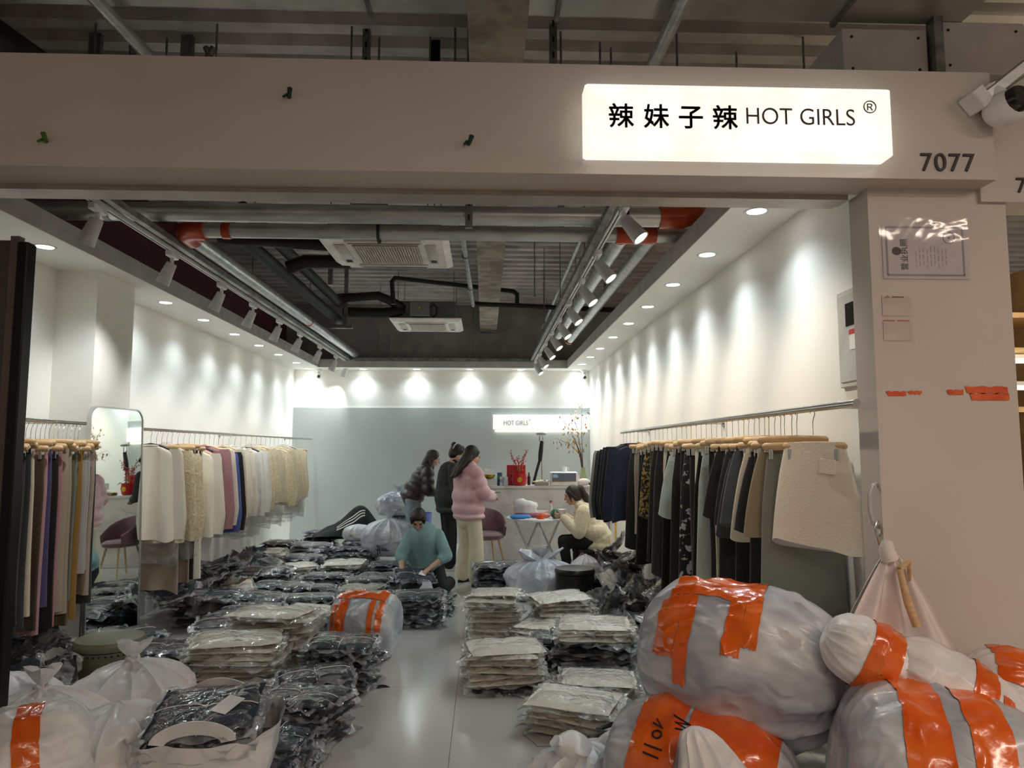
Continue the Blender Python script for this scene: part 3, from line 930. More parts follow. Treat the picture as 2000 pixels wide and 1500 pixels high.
def string_mesh():
    m = MB()
    W, L, T = PK_W / 2 * 1.0, PK_L / 2 * 1.02, PK_T
    p = [(-W * t, 0.004 * math.sin(t * 5), T + .006 - .016 * math.exp(-(t / .1) ** 2) - .02 * abs(t) ** 6) for t in [i / 8 - 1 for i in range(17)]]
    m.tube([(-W * 1.02, 0, .0)] + p[::-1] + [(W * 1.02, 0, 0)] if False else p, .0022, 5)
    q = [(.003 * math.sin(t * 4), L * t, T + .006 - .014 * (1) - .02 * abs(t) ** 6) for t in [i / 8 - 1 for i in range(17)]]
    m.tube(q, .0022, 5)
    m.ell((0, 0, T - .004), (.007, .007, .005), 6, 4)
    return m.mesh('string', M_str)


STR = string_mesh()
TAG = MB().bx(-.04, .04, -.06, .06, 0, .002).mesh('paper_tag', M_paper, False)
RP = random.Random(11)


def packet(x, y, z, rz, key, label, group, sx=1.0, sy=1.0, sz=1.0, tilt=(0, 0), crumple=False, string=False, tagged=False):
    v = RP.randrange(NV)
    a, b = ('gc', 'bc') if crumple else ('g', 'b')
    o = put('bagged_garment' if not crumple else 'crumpled_bagged_garment', pm(a, v, key), None, (x, y, z), (tilt[0], tilt[1], rz), (sx, sy, sz))
    tag(o, label, 'bagged garment', group)
    put('plastic_bag', pm(b, v, key), o)
    if string:
        put('string', STR, o)
    if tagged:
        put('paper_tag', TAG, o, (0.09, -.02, PK_T + .006), (0, 0, -.5))
    return o


CN = {'navy': 'navy', 'charcoal': 'charcoal', 'black': 'black', 'grey': 'grey', 'cream': 'cream', 'khaki': 'khaki', 'brown': 'brown', 'greige': 'greige'}


def stack(x, y, rz, n, key, where, sx=1.0, sy=1.0, topkey=None, ntop=0, jit=0.03, lean=(0, 0), base=0.0, top_tag=False, t=0.040):
    rz = RAD(rz)
    for i in range(n):
        k = topkey if (topkey and i >= n - ntop) else key
        if i == n - 1:
            lb = 'topmost ' + CN[k] + ' bagged garment ' + where
        else:
            lb = CN[k] + ' garment bagged in a stack ' + where
        packet(x + RP.uniform(-jit, jit) + lean[0] * i, y + RP.uniform(-jit, jit) + lean[1] * i, base + 0.003 + i * t, rz + RP.uniform(-.14, .14) + (math.pi if RP.random() < .5 else 0), k, lb,
               'bagged garments ' + where, sx * RP.uniform(.95, 1.04), sy * RP.uniform(.95, 1.04), RP.uniform(.95, 1.1), (RP.uniform(-.05, .05), RP.uniform(-.05, .05)), False, i == n - 1, i == n - 1 and top_tag)


# left-hand field
stack(-1.62, 4.95, 4, 9, 'cream', 'next to the knotted white sack', 1.30, 1.15)
stack(-1.52, 5.38, -6, 11, 'cream', 'behind the cream stack by the knotted sack', 1.30, 1.15)
stack(-2.20, 5.22, 8, 6, 'navy', 'beside the studded olive pouf', 1.15, 1.1)
stack(-1.03, 3.78, 80, 4, 'navy', 'by the open bag, lowest of the aisle row', 0.85, .9)
stack(-1.02, 4.18, -28, 6, 'charcoal', 'fanned out at the aisle by the open bag', 1.05, 1.0, lean=(.004, 0))
stack(-1.05, 4.58, 12, 6, 'charcoal', 'at the aisle behind the fanned one', 1.05, 1.0)
stack(-0.98, 5.05, -8, 8, 'charcoal', 'at the aisle before the taped bale', 1.05, 1.0, lean=(.002, -.004))
stack(-1.42, 5.85, 20, 6, 'charcoal', 'between the cream stack and the taped bale', .9, 1.0)
stack(-1.55, 6.35, -10, 6, 'cream', 'behind the taped bale', .95, .9)
stack(-0.62, 6.75, 3, 7, 'charcoal', 'at the feet of the kneeling person', 1.1, 1.0, jit=.03)
stack(-1.10, 6.95, -5, 6, 'grey', 'beside the kneeling person, near the bale', 1.05, 1.0, jit=.03)
stack(-0.52, 7.22, -8, 4, 'navy', 'under the hands of the kneeling person', .9, 1.0, jit=.03)
stack(-2.52, 6.85, 4, 7, 'navy', 'in front of the standing mirror foot', 1.3, 1.1, jit=.03)
stack(-2.02, 6.95, -18, 6, 'navy', 'with the glossy flat top, past the mirror', 1.2, 1.1)
stack(-1.72, 7.35, 10, 6, 'navy', 'in mid floor before the khaki one', 1.1, 1.0, jit=.03)
stack(-2.38, 8.0, 0, 8, 'black', 'under the plastic covered blouses', 1.25, 1.0, jit=.035)
stack(-1.25, 7.5, -12, 5, 'navy', 'topped with khaki, beside the kneeling person', 1.0, .9, 'khaki', 2)
stack(-1.78, 8.3, 6, 5, 'navy', 'behind the khaki topped one', 1.2, 1.0, jit=.03)
stack(-2.25, 8.75, 20, 6, 'cream', 'lying slumped under the blouse rail', 1.1, 1.0)
stack(-1.72, 8.95, -6, 6, 'black', 'topped with cream under the blouse rail', 1.1, 1.0, 'cream', 2)
stack(-2.30, 9.7, 4, 9, 'grey', 'tall and grey near the rear wall', 1.1, 1.1, jit=.03)
stack(-1.72, 9.6, -4, 8, 'charcoal', 'tall and tidy before the black coat', 1.1, 1.0)
stack(-1.18, 9.15, 5, 5, 'navy', 'low beside the marked white sack', 1.1, 1.0, jit=.03)
stack(-1.20, 8.5, -9, 4, 'charcoal', 'low behind the kneeling person', 1.1, 1.0, jit=.03)
stack(-1.75, 10.3, 8, 8, 'navy', 'under the black coat', 1.1, 1.0, jit=.03)
stack(-2.42, 10.75, -5, 10, 'charcoal', 'against the rear wall end of the rail', 1.05, 1.0, jit=.03)
stack(-2.72, 9.1, 10, 9, 'greige', 'below the hanging tag at the blouse rail', 1.1, 1.1)
stack(-2.78, 10.0, -12, 9, 'brown', 'brownish under the blouse rail', 1.0, 1.0, jit=.04)
stack(-2.72, 5.75, 60, 5, 'charcoal', 'beside the mirror foot and the pouf', 1.0, 1.0, jit=.04)
stack(-2.0, 5.95, 12, 6, 'navy', 'behind the navy one at the pouf', 1.2, 1.1, jit=.04)
stack(-2.05, 6.42, -14, 6, 'charcoal', 'between the mirror and the taped bale', 1.2, 1.1, jit=.04)
stack(-1.62, 6.85, 4, 6, 'charcoal', 'behind the small cream one', 1.1, 1.0, jit=.04)
stack(-2.08, 7.55, -9, 6, 'charcoal', 'slouching in mid floor', 1.2, 1.05, jit=.04)
stack(-1.30, 8.0, 14, 5, 'charcoal', 'close behind the khaki topped one', 1.1, 1.0, jit=.04)
stack(-2.28, 9.2, -5, 7, 'navy', 'between the slumped cream and tall grey ones', 1.1, 1.0, jit=.03)
stack(-1.42, 4.35, 30, 5, 'charcoal', 'behind the open shopping bag', 1.0, 1.0, jit=.03)
# right-hand field
stack(.17, 8.25, 2, 8, 'charcoal', 'beside the tied white shopping bag', 1.2, 1.1, top_tag=True)
stack(.08, 6.2, -3, 10, 'cream', 'tall and cream along the aisle', 1.0, 1.05, jit=.025)
stack(.13, 4.98, 3, 6, 'cream', 'low and cream at the aisle with navy beneath', 1.22, 1.1, jit=.012, base=.04)
stack(.15, 4.98, 5, 1, 'navy', 'lying flat beneath the low cream ones', 1.2, 1.05)
stack(.44, 5.95, 60, 5, 'cream', 'slumped between two cream stacks', .9, .9, jit=.03)
stack(.66, 6.25, 14, 9, 'cream', 'tall and cream before the black pouf', 1.15, 1.1, jit=.025)
stack(.80, 5.3, -6, 9, 'charcoal', 'charcoal topped with cream beside the big bale', 1.25, 1.1, 'cream', 3, jit=.03)
stack(.50, 5.5, 75, 5, 'charcoal', 'sliding down beside the charcoal and cream one', .9, .9, jit=.03)
stack(.74, 4.68, -2, 4, 'cream', 'cream beside the big taped bale', 1.15, 1.05)
stack(.56, 4.2, -24, 5, 'cream', 'cream and spread behind the bag with a phone', 1.2, 1.1, lean=(-.006, .004))
stack(.82, 3.95, 30, 2, 'navy', 'loose beside the orange taped bale', .9, .9)

# crumpled heaps along the walls
RH = random.Random(5)


def heap(n, x0, x1, y0, y1, hfun, keys, where, up=0.5):
    for i in range(n):
        x, y = RH.uniform(x0, x1), y0 + (y1 - y0) * (i + RH.random()) / n
        h = hfun(x, y)
        z = RH.uniform(.02, 1.0) ** .7 * h
        k = RH.choice(keys)
        packet(x, y, z, RH.uniform(0, 6.28), k, 'crumpled ' + CN[k] + ' bagged garment in the heap ' + where, 'heap of bagged garments ' + where, RH.uniform(.75, 1.0), RH.uniform(.75, 1.0), 1.0,
               (RH.uniform(-up, up), RH.uniform(-up, up)), True)


heap(34, -3.1, -2.45, 4.2, 5.3, lambda x, y: .22 + .12 * (x < -2.8), ['charcoal', 'grey', 'charcoal', 'black'], 'under the trouser rail', .5)
heap(40, -3.1, -2.3, 6.5, 9.2, lambda x, y: .42 * (1 - (x + 3.1) * .5), ['charcoal', 'grey', 'greige', 'charcoal'], 'under the blouse rail', .6)
heap(66, 1.15, 1.6, 5.2, 8.45, lambda x, y: .16 + .50 * max(0, (x - 1.1) / .5) * (.55 + .45 * (y - 5.6) / 3.3), ['charcoal', 'grey', 'charcoal', 'greige'], 'along the wall under the skirt rail', .8)

# ================================================================== SACKS, BAGS AND BALES
M_sack = mat('white_sack_film', (222, 222, 224), (238, 238, 238), rough=0.36, ns=3.5, bump=0.8, bs=9.0, detail=5, coat=0.12, sheen=0.1, ridged=True, bdist=.03)
M_sackg = mat('sack_film_over_dark_goods', (158, 164, 176), (218, 220, 225), rough=0.3, ns=2.6, bump=0.8, bs=8, detail=3, coat=0.15, lo=.36, hi=.64, stretch=(1, 1.7, 1.7), ridged=True, bdist=.02)
M_cotton = mat('white_cotton', (224, 216, 214), (234, 228, 226), rough=0.8, ns=5, bump=0.15, bs=60)


def sack(name, label, cat, loc, rx, ry, h, seed, m, rz=0.0, neck=0.9, pleat=13, tuft=True, square=2.6, ears=False, mark=None, group=None, slump=0.0):
    t = thing(name, label, cat, loc, rz, group)
    prof = [(.60, 0), (.88, .02), (.98, .10), (1.02, .25), (1.03, .42), (.98, .56), (.86, .68), (.66, .78), (.44, .85), (.26, .89), (.12, .91), (.06, .93)]
    nu = 96
    rings = []
    pf = []
    for (ra, za), (rb2, zb) in zip(prof[:-1], prof[1:]):
        for q in range(3):
            pf.append((ra + (rb2 - ra) * q / 3, za + (zb - za) * q / 3))
    prof = pf + [prof[-1]]
    for r, z in prof:
        ring = []
        for k in range(nu):
            a = 2 * math.pi * k / nu
            ca, sa = math.cos(a), math.sin(a)
            se = (abs(ca) ** square + abs(sa) ** square) ** (-1 / square)
            g = max(0, (z - .22) / .70)
            pl_ = 1 + (.03 + .34 * g * (1 if r > .1 else .3)) * ((1 - abs(math.sin(a * pleat / 2 + 3 * nz(ca * 2, sa * 2, seed)))) ** 2 - .3) * (.5 + .5 * g)
            low = 1 + .10 * nz(ca * 1.2 + seed, sa * 1.2, z * 2.2) + .05 * nz(ca * 3 + seed, sa * 3, z * 5)
            w1 = nz(ca * 2.3 + seed * 1.9, sa * 2.3, z * 3.1)
            cre = .05 * max(0, 1 - 2.6 * abs(w1)) ** 3 + .03 * max(0, 1 - 3 * abs(nz(ca * 4.2 + seed, sa * 4.2, z * 6 + 4))) ** 2
            rr = r * se * pl_ * low * (1 + cre)
            ring.append((rx * rr * ca + slump * z * rx, ry * rr * sa, h * (z + .03 * nz(ca * 2, sa * 2, seed + z * 3) * (z > .05))))
        rings.append(ring)
    MB().loft(rings, True, True).build('bag_body', m, t, 60)
    top = V((slump * .92 * rx, 0, h * .92))
    if tuft:
        rg = []
        for q, (r, z) in enumerate(((.05, -.02), (.045, .02), (.10, .07), (.17, .14), (.20, .19))):
            rg.append([top + V((rx * r * (1 + .45 * (q > 1) * math.sin(5 * a + seed)) * math.cos(a) * 1.1, ry * r * (1 + .45 * (q > 1) * math.cos(4 * a + seed)) * math.sin(a), h * z * (1 + .2 * math.sin(3 * a + seed)))) for a in [2 * math.pi * k / 24 for k in range(24)]])
        MB().loft(rg, False, False).build('gathered_neck', m, t, 60)
        MB().tube([top + V((.03 * math.cos(a), .03 * math.sin(a), .012 * math.sin(2 * a))) for a in [2 * math.pi * k / 12 for k in range(13)]], .011, 7).build('knot', m, t)
    if ears:
        for sd, ln, w in ((-1, .85, .075), (1, 1.0, .026)):
            pts = [top + V((sd * (.02 + rx * .62 * u ** .8), 0, -.03 + h * .34 * ln * u - .02 * u * u)) for u in [k / 8 for k in range(9)]]
            rg = []
            for q, p in enumerate(pts):
                ww = w * (.45 + .75 * math.sin(min(1, q / 8 + .12) * math.pi)) + .004
                rg.append([p + V((ww * .5 * math.cos(a), ww * math.sin(a) * (1 + .2 * math.sin(3 * a)), ww * .55 * math.cos(a) * -sd)) for a in [2 * math.pi * k / 12 for k in range(12)]])
            MB().loft(rg).build('handle', m, t, 60)
    if mark:
        scribble(t, mark[0], mark[1], mark[2], rx, ry, h)
    return t


M_mark = mat('marker_black', (28, 28, 36), rough=0.5)


def scribble(t, a0, z0, size, rx, ry, h):
    """brushed characters on the bag's side"""
    rs = random.Random(int(a0 * 10) + 3)
    for c in range(2):
        m = MB()
        for q in range(6):
            a, z = a0 + size / rx * (c * 1.2 + rs.uniform(0, .9)), z0 + rs.uniform(-.5, .5) * size
            horiz = q % 2
            pts = []
            for e in range(4):
                aa = a + (size / rx * .28 * e * (1 if horiz else .15))
                zz = z - size * .28 * e * (.15 if horiz else 1)
                pts.append((rx * 1.055 * math.cos(aa), ry * 1.055 * math.sin(aa), zz))
            m.tube(pts, size * .06, 5)
        m.build('brushed_character', M_mark, t)


class Bale:
    def __init__(s, R, L, seed, p=3.4, pleat=0.05, flat=1.0, np_=17):
        s.R, s.L, s.seed, s.p, s.pl, s.flat, s.np = R, L, seed, p, pleat, flat, np_

    def S(s, u, v, off=0.0):
        """u round the axis (radians, 0 = +y', pi/2 = up), v along it -1..1"""
        v = max(-1, min(1, v))
        e = max(0.0, 1 - abs(v) ** s.p) ** (1 / s.p)
        cu, su = math.cos(u), math.sin(u)
        g = max(0, (abs(v) - .12) / .88) ** 1.3
        low = 1 + .09 * nz(cu * 1.3 + s.seed, su * 1.3, v * 1.6) + .04 * nz(cu * 3 + s.seed, su * 3, v * 4)
        pl_ = 1 + 1.5 * s.pl * g * ((1 - abs(math.sin(u * s.np / 2 + 3 * nz(cu, su, s.seed + v * .6)))) ** 2 - .3) + .010 * math.sin(u * 9 + v * 7 + s.seed)
        cr = .035 * (1 - abs(nz(cu * 1.7 + s.seed * 1.7, su * 1.7, v * 1.9 + 5)) * 2.2) ** 5 if abs(nz(cu * 1.7 + s.seed * 1.7, su * 1.7, v * 1.9 + 5)) < .45 else 0
        cr += .018 * (1 - min(1, 2.4 * abs(nz(cu * 3.6 + s.seed, su * 3.6, v * 3.4 + 9)))) ** 3
        r = (s.R * e * low * (pl_ + cr) + off)
        dim = .13 * s.R * max(0, 1 - (e / .35)) if abs(v) > .9 else 0
        return V((v * s.L / 2 - math.copysign(dim, v) + math.copysign(off, v) * (abs(v) > .9), r * cu, r * su * s.flat))

    def mesh(s, nu=110, nv=64):
        m = MB()
        vsn = [-1 + 2 * k / nv for k in range(nv + 1)]
        vsn = [math.copysign(1 - (1 - abs(v)) ** 1.7, v) for v in vsn]
        vsn[0], vsn[-1] = -.9998, .9998
        m.loft([[s.S(2 * math.pi * k / nu, v) for k in range(nu)] for v in vsn])
        return m

    def patch(s, u0, u1, v0, v1, off=.005, n=(44, 30), rag=.02):
        m = MB()
        nu, nv = n
        m.grid(lambda a, b: s.S(u0 + (u1 - u0) * a + (rag * 3 * nz(b * 9 + v0 * 7, u0, a) if a in (0, 1) else 0), v0 + (v1 - v0) * b + rag * .6 * nz(a * 5 + u0, v0 * 9, b), off), nu, nv)
        return m


def bale(name, label, loc, rot, B, m, tapes, tape_m=None, group=None, cat='bale'):
    t = thing(name, label, cat, loc, 0, group)
    t.rotation_euler = rot
    B.mesh().build('wrapped_body', m, t, 70)
    for (u0, u1, v0, v1) in tapes:
        B.patch(RAD(u0), RAD(u1), v0, v1).build('orange_tape_strip', tape_m or M_otape, t, 80)
    return t


M_otape = mat('glossy_orange_tape', (222, 88, 18), (236, 112, 32), rough=0.2, ns=5, bump=0.5, bs=16, coat=0.5)
# front row, white sacks by the opening
sack('tied_sack', 'white plastic sack tied in a knot beside the olive pouf', 'sack', (-1.98, 4.18, 0), .33, .27, .47, 1, M_sack, .3, slump=.05)
sack('plastic_sack', 'white plastic sack slumped between the knotted sack and taped sack', 'sack', (-1.76, 3.62, 0), .27, .24, .42, 4, M_sack, 1.1, pleat=7, tuft=False)
sack('plastic_sack', 'pale plastic sack with a ragged open top at the door leaf', 'sack', (-2.18, 3.72, 0), .28, .26, .47, 6, M_sack, .4, pleat=8)
sack('plastic_sack', 'white plastic sack at the foot of the door leaf', 'sack', (-2.50, 3.95, 0), .26, .25, .47, 9, M_sack, .9, pleat=9, tuft=False)
bale('taped_sack', 'white rounded sack with one curved orange tape band', (-2.02, 3.28, .24), (RAD(8), RAD(-10), RAD(20)), Bale(.25, .62, 31, 2.8), M_sack, [(85, 210, .18, .48)], cat='sack')
# open shopping bag holding a navy bundle
ob = thing('open_bag', 'open white shopping bag holding a tied navy bundle', 'bag', (-1.33, 3.62, 0), .12)
rings = []
for r, z in ((.72, 0), (.93, .02), (1.0, .09), (1.04, .16), (1.06, .22), (1.05, .27), (1.10, .31)):
    ring = []
    for k in range(90):
        a = 2 * math.pi * k / 90
        ca, sa = math.cos(a), math.sin(a)
        cre = 1 + .05 * nz(ca * 2 + 3, sa * 2, z * 7) + .04 * max(0, 1 - 3 * abs(nz(ca * 3.5, sa * 3.5, z * 9 + 2))) ** 2
        ring.append((.31 * r * cre * math.copysign(abs(ca) ** .7, ca), .25 * r * cre * math.copysign(abs(sa) ** .7, sa), z + (.035 * nz(ca * 2.4, sa * 2.4, 8) + .03 * sa) * (z > .2) * (z / .31)))
    rings.append(ring)
MB().loft(rings, True, False).build('bag_body', M_sack, ob, 70)
for sy in (-1, 1):
    rg = []
    for k in range(17):
        a = math.pi * k / 16
        c_, s_ = math.cos(a), math.sin(a)
        w0, w1 = .10 + .02 * abs(c_), .155 + .03 * abs(c_)
        yy = sy * (.262 - .07 * s_ * (1 if sy > 0 else .4))
        lift = .09 if sy > 0 else .03
        rg.append([(w0 * c_, yy - .002, .29 + lift * s_), (w1 * c_, yy - .006, .30 + (lift + .05) * s_), (w1 * c_, yy + .004, .30 + (lift + .05) * s_), (w0 * c_, yy + .004, .29 + lift * s_)])
    MB().loft(rg).build('handle', M_sack, ob, 70)
for q in range(3):
    packet(-1.33, 3.60 + .004 * q, .25 + .043 * q, .12, 'navy', ('tagged topmost' if q == 2 else 'lower') + ' navy bagged garment inside the open white shopping bag', 'navy garments in the open shopping bag', 1.12, 1.22, 1.05, (.20, -.03), False, q == 2, q == 2)
tag(MB().bx(-.20, .20, -.17, .17, 0, .22, .02).build('garment_bundle', CL['black'], None, True, (-1.33, 3.62, .012)), 'dark bundle deep inside the open white shopping bag', 'bundle')
# the taped bale at the aisle
bale('taped_bale', 'pale bale with two orange tape strips at the aisle edge', (-.92, 5.72, .245), (0, 0, RAD(-14)), Bale(.245, .50, 3, 5, .03), M_sackg,
     [(50, 118, -.78, .80), (-10 + 130, 195, -.62, -.30), (130, 190, -.78, -.66), (120, 185, .42, .58), (120, 178, .66, .84)])
# rear bags
sack('marked_sack', 'white plastic sack with brushed characters behind the kneeling person', 'sack', (-1.28, 9.75, .2), .36, .30, .52, 12, M_sackg, 0, tuft=True, mark=(RAD(235), .14, .09))
sack('plastic_sack', 'small white bag on the stack beside the black coat', 'bag', (-1.72, 9.95, .38), .2, .16, .22, 15, M_sack, .5, tuft=False)
sack('marked_sack', 'tied white bag on top of another marked bag by the rear wall', 'bag', (-1.32, 11.2, .60), .34, .26, .40, 17, M_sackg, .2, mark=(RAD(250), .15, .06))
sack('marked_sack', 'lower marked white bag under the tied one by the rear wall', 'bag', (-1.28, 11.2, .22), .33, .28, .42, 19, M_sackg, .7, tuft=False, mark=(RAD(240), .24, .06))
# black coat with stripes thrown over the stacks
bc = thing('track_jacket', 'black jacket with three white stripes thrown over the stacks', 'jacket', (-1.98, 10.55, .36), RAD(8))


def coat(u, v):
    x = -.48 + .98 * u
    yy = -.25 + .5 * v
    z = .02 + .30 * math.exp(-((u - .72) / .26) ** 2) * math.sin(math.pi * v) + .16 * math.sin(math.pi * min(1, u * 1.1)) * math.sin(math.pi * v) + .03 * nz(u * 6, v * 5, 2)
    return (x, yy, z)


MB().grid(coat, 26, 14).grid(lambda u, v: (coat(u, v)[0], coat(u, v)[1], -.02), 6, 4).build('jacket_body', mat('black_jersey', (22, 22, 23), (28, 28, 29), rough=0.75, bump=0.3, bs=14), bc, 80)
for k in range(3):
    MB().grid(lambda u, v, k=k: (lambda c: (c[0], c[1], c[2] + .006))(coat(.34 + .40 * u, .10 + .05 * k + .022 * v + .12 * u)), 14, 1).build('white_stripe', M_paper, bc, 80)
# right side
sack('shopping_bag', 'tied translucent shopping bag full of dark clothes beside the black pouf', 'bag', (.62, 7.9, 0), .36, .30, .46, 22, M_sackg, 0, tuft=True, ears=True)
sack('plastic_sack', 'milky bag wedged between the heap and the black pouf', 'bag', (1.10, 7.85, 0), .16, .18, .50, 24, M_sack, .4, tuft=False)
sack('shopping_bag', 'white shopping bag with a phone on it beside the orange bale', 'bag', (.49, 3.42, 0), .25, .21, .27, 26, M_sack, .3, tuft=False, ears=True, mark=(RAD(245), .16, .05))
ph = thing('phone', 'black phone lying on the white shopping bag', 'phone', (.62, 3.56, .27), RAD(25))
ph.rotation_euler = (RAD(-18), RAD(-6), RAD(25))
MB().bx(-.075, .075, -.037, .037, 0, .009, .004).build('phone_body', M_blackm, ph)
MB().bx(-.07, .07, -.033, .033, .009, .0096).build('screen', mat('phone_screen', (46, 36, 34), rough=0.06), ph, False)
B_big = Bale(.335, .90, 41, 2.7, .13)
bale('taped_bale', 'big pale bale with splayed orange tape lying on the other bales', (1.15, 3.26, .65), (RAD(-6), RAD(5), RAD(-30)), B_big, M_sackg,
     [(66, 125, -.66, .22), (125, 178, -.72, -.50), (125, 196, -.50, -.36), (122, 168, -.06, .10), (118, 160, .10, .24), (60, 80, -.3, .1)])
B_low = Bale(.27, .78, 47, 3.0, .04)
lowb = bale('taped_bale', 'bale almost covered in orange tape with handwriting on it', (.90, 3.08, .25), (RAD(4), RAD(6), RAD(-30)), B_low, M_sackg, [(40, 260, -.62, -.12), (40, 260, -.08, .80)])
for (pts) in ([(1.0, .0), (.86, .10), (.92, -.02)], [(.78 + .05 * math.sin(q * .785), .05 - .05 * math.cos(q * .785)) for q in range(9)], [(.62, -.05), (.6, .14)], [(.52, -.05), (.5, .12)], [(1.1, .16), (1.06, .34), (1.0, .2), (.96, .36), (.9, .22)]):
    MB().tube([B_low.S(RAD(150 - (p[0] - .5) * 62), p[1] * 1.0 - .40, .008) for p in pts], .004, 5).build('handwriting', M_mark, lowb)
bale('plain_bale', 'grey sheened sack corner beneath the handwritten bale', (.70, 3.28, .16), (0, 0, RAD(40)), Bale(.16, .42, 53), M_sackg, [], cat='sack')
tl = thing('plastic_sack', 'gathered white plastic sack standing against the handwritten bale', 'sack', (.93, 2.74, 0), 0)
rg = []
for r, z in ((1.0, .0), (1.05, .1), (1.0, .2), (.84, .3), (.68, .38), (.52, .45), (.40, .50), (.28, .53), (.1, .545)):
    rg.append([(.19 * r * math.cos(a) * (1 + .10 * math.sin(11 * a + z * 5)) - .12 * (z / .54) ** 2, .10 * r * math.sin(a) * (1 + .12 * math.sin(9 * a)) + .06 * (z / .54), z) for a in [2 * math.pi * k / 72 for k in range(72)]])
MB().loft(rg).build('bag_body', M_sack, tl, 70)
B_mid = Bale(.35, .68, 61, 3.6, .03)
bale('taped_bale', 'grey bale with two parallel orange tapes at the pillar foot', (1.62, 2.60, .40), (RAD(0), RAD(10), RAD(-14)), B_mid, M_sackg, [(60, 205, -.62, -.22), (60, 200, -.06, .34)])
bale('taped_roll', 'white roll bound round its middle with orange tape against the pillar', (1.50, 2.80, .80), (RAD(10), RAD(26), RAD(-20)), Bale(.13, .36, 67, 2.6, .06), M_sack, [(-180, 180, -.2, .45)], cat='roll')
bale('taped_roll', 'larger white roll with a wide orange band in front of the pillar', (1.76, 2.72, .66), (RAD(10), RAD(30), RAD(-20)), Bale(.17, .52, 71, 2.8, .06), M_sack, [(-180, 180, -.02, .30), (120, 215, .36, .52)], cat='roll')
bale('taped_bale', 'white bale with orange tape over its top beside the pillar', (2.14, 2.76, .58), (RAD(0), RAD(24), RAD(-16)), Bale(.20, .60, 73, 2.8, .06), M_sack, [(60, 150, -.8, -.05), (70, 110, .0, .3)])
bale('plain_bale', 'smooth white sack below the orange banded roll', (2.06, 2.55, .36), (RAD(0), RAD(36), RAD(-20)), Bale(.21, .62, 79, 2.8, .05), M_sack, [], cat='sack')
redb = Bale(.24, .66, 83, 3.0, .04)
rb_ = bale('taped_bale', 'red orange taped bale with scrawled numbers under the smooth white sack', (1.93, 2.42, .20), (RAD(0), RAD(20), RAD(-18)), redb, M_otape, [])
for pts in ([(.9, -.4), (.75, -.25), (.95, -.15)], [(.7, -.3), (.55, -.12), (.75, 0)], [(.5, -.2), (.4, 0), (.55, .1)]):
    MB().tube([redb.S(RAD(90 + p[0] * 75), p[1], .006) for p in pts], .005, 5).build('handwriting', M_mark, rb_)

# white cloth hanging from the pillar hook
hk = thing('handle_hook', 'grey plastic handle with a steel clip fixed to the pillar edge', 'hook', (1.70, 3.05, 1.36))
MB().tube([(0, 0, .09), (-.028, -.01, .085), (-.045, -.015, .05), (-.048, -.018, -.02), (-.035, -.016, -.075), (-.01, -.01, -.09), (0, 0, -.085)], .009, 8).build('grip', mat('grey_plastic', (186, 182, 184), rough=0.3), hk)
MB().tube([(-.022 + .014 * math.cos(a), -.03 + .006 * math.cos(a), -.10 + .035 * math.sin(a)) for a in [2 * math.pi * k / 14 for k in range(15)]], .004, 6).build('clip_ring', M_chrome, hk)
MB().tube([(-.022, -.03, -.13), (-.012, -.035, -.2)], [.007, .005], 6).build('clip', M_chrome, hk)
hc = thing('hanging_cloth_bag', 'white cloth bag draped in folds from the pillar hook', 'bag', (1.685, 2.98, 1.17))


def drape(u, v):
    w = .03 + .27 * v ** .9
    a = (u - .5) * 2
    return (a * w - .03 * v, -.05 - .05 * v - (.035 * v + .01) * math.cos(u * math.pi * 7 + 1.2) * (1 - .3 * v), -.46 * v + .02 * math.sin(u * 9) * v)


MB().grid(drape, 56, 14).grid(lambda u, v: (lambda c: (c[0] * .9, c[1] + .07 * v + .02, c[2]))(drape(1 - u, v)), 30, 8).build('cloth', M_cotton, hc, 80)
MB().tube([(-.02, -.05, .05), (-.03, -.06, .02), (-.015, -.055, -.02)], [.022, .03, .034], 10).build('gathered_top', M_cotton, hc)
wh = thing('wooden_hanger', 'loose wooden hanger dangling among the white cloth folds', 'hanger', (1.70, 2.86, 1.12))
MB().tube([(-.03, 0, 0), (-.01, -.01, -.12), (.02, -.015, -.22)], [.012, .016, .017], 10).build('hanger_arm', M_wood, wh)
MB().tube([(-.03, 0, 0), (.02, .02, .03), (.03, .03, -.05)], [.012, .012, .006], 8).build('hanger_bar', M_wood, wh)
# loose thread and scrap on the tiles
th = MB().tube([(.34 + .10 * math.cos(a) * (1 + .3 * math.sin(3 * a)), 4.12 + .16 * math.sin(a) * (1 + .25 * math.cos(2 * a)), .003) for a in [2 * math.pi * k / 70 for k in range(66)]], .0013, 5)
tag(th.build('loose_thread', mat('grey_thread', (96, 92, 88)), None), 'loose grey thread curled on the tiles by the cream stack', 'thread')
tag(MB().grid(lambda u, v: (-.72 + .09 * u, 4.98 + .05 * v * (1 - u), .006 + .012 * math.sin(3 * u) * v), 6, 4).build('fabric_scrap', CL['black'], None), 'black fabric scrap on the tiles by the charcoal stack', 'scrap')

# ================================================================== HANGING CLOTHES
RG = random.Random(23)
GM = {}


def cloth(key, c, c2=None, **kw):
    if key not in GM:
        a = dict(rough=0.85, ns=9, bump=0.18, bs=90, sheen=0.15)
        c2 = c2 or tuple(min(255, x + 2) for x in c)
        a.update(kw)
        GM[key] = mat('garment_' + key, c, c2, **a)
    return GM[key]


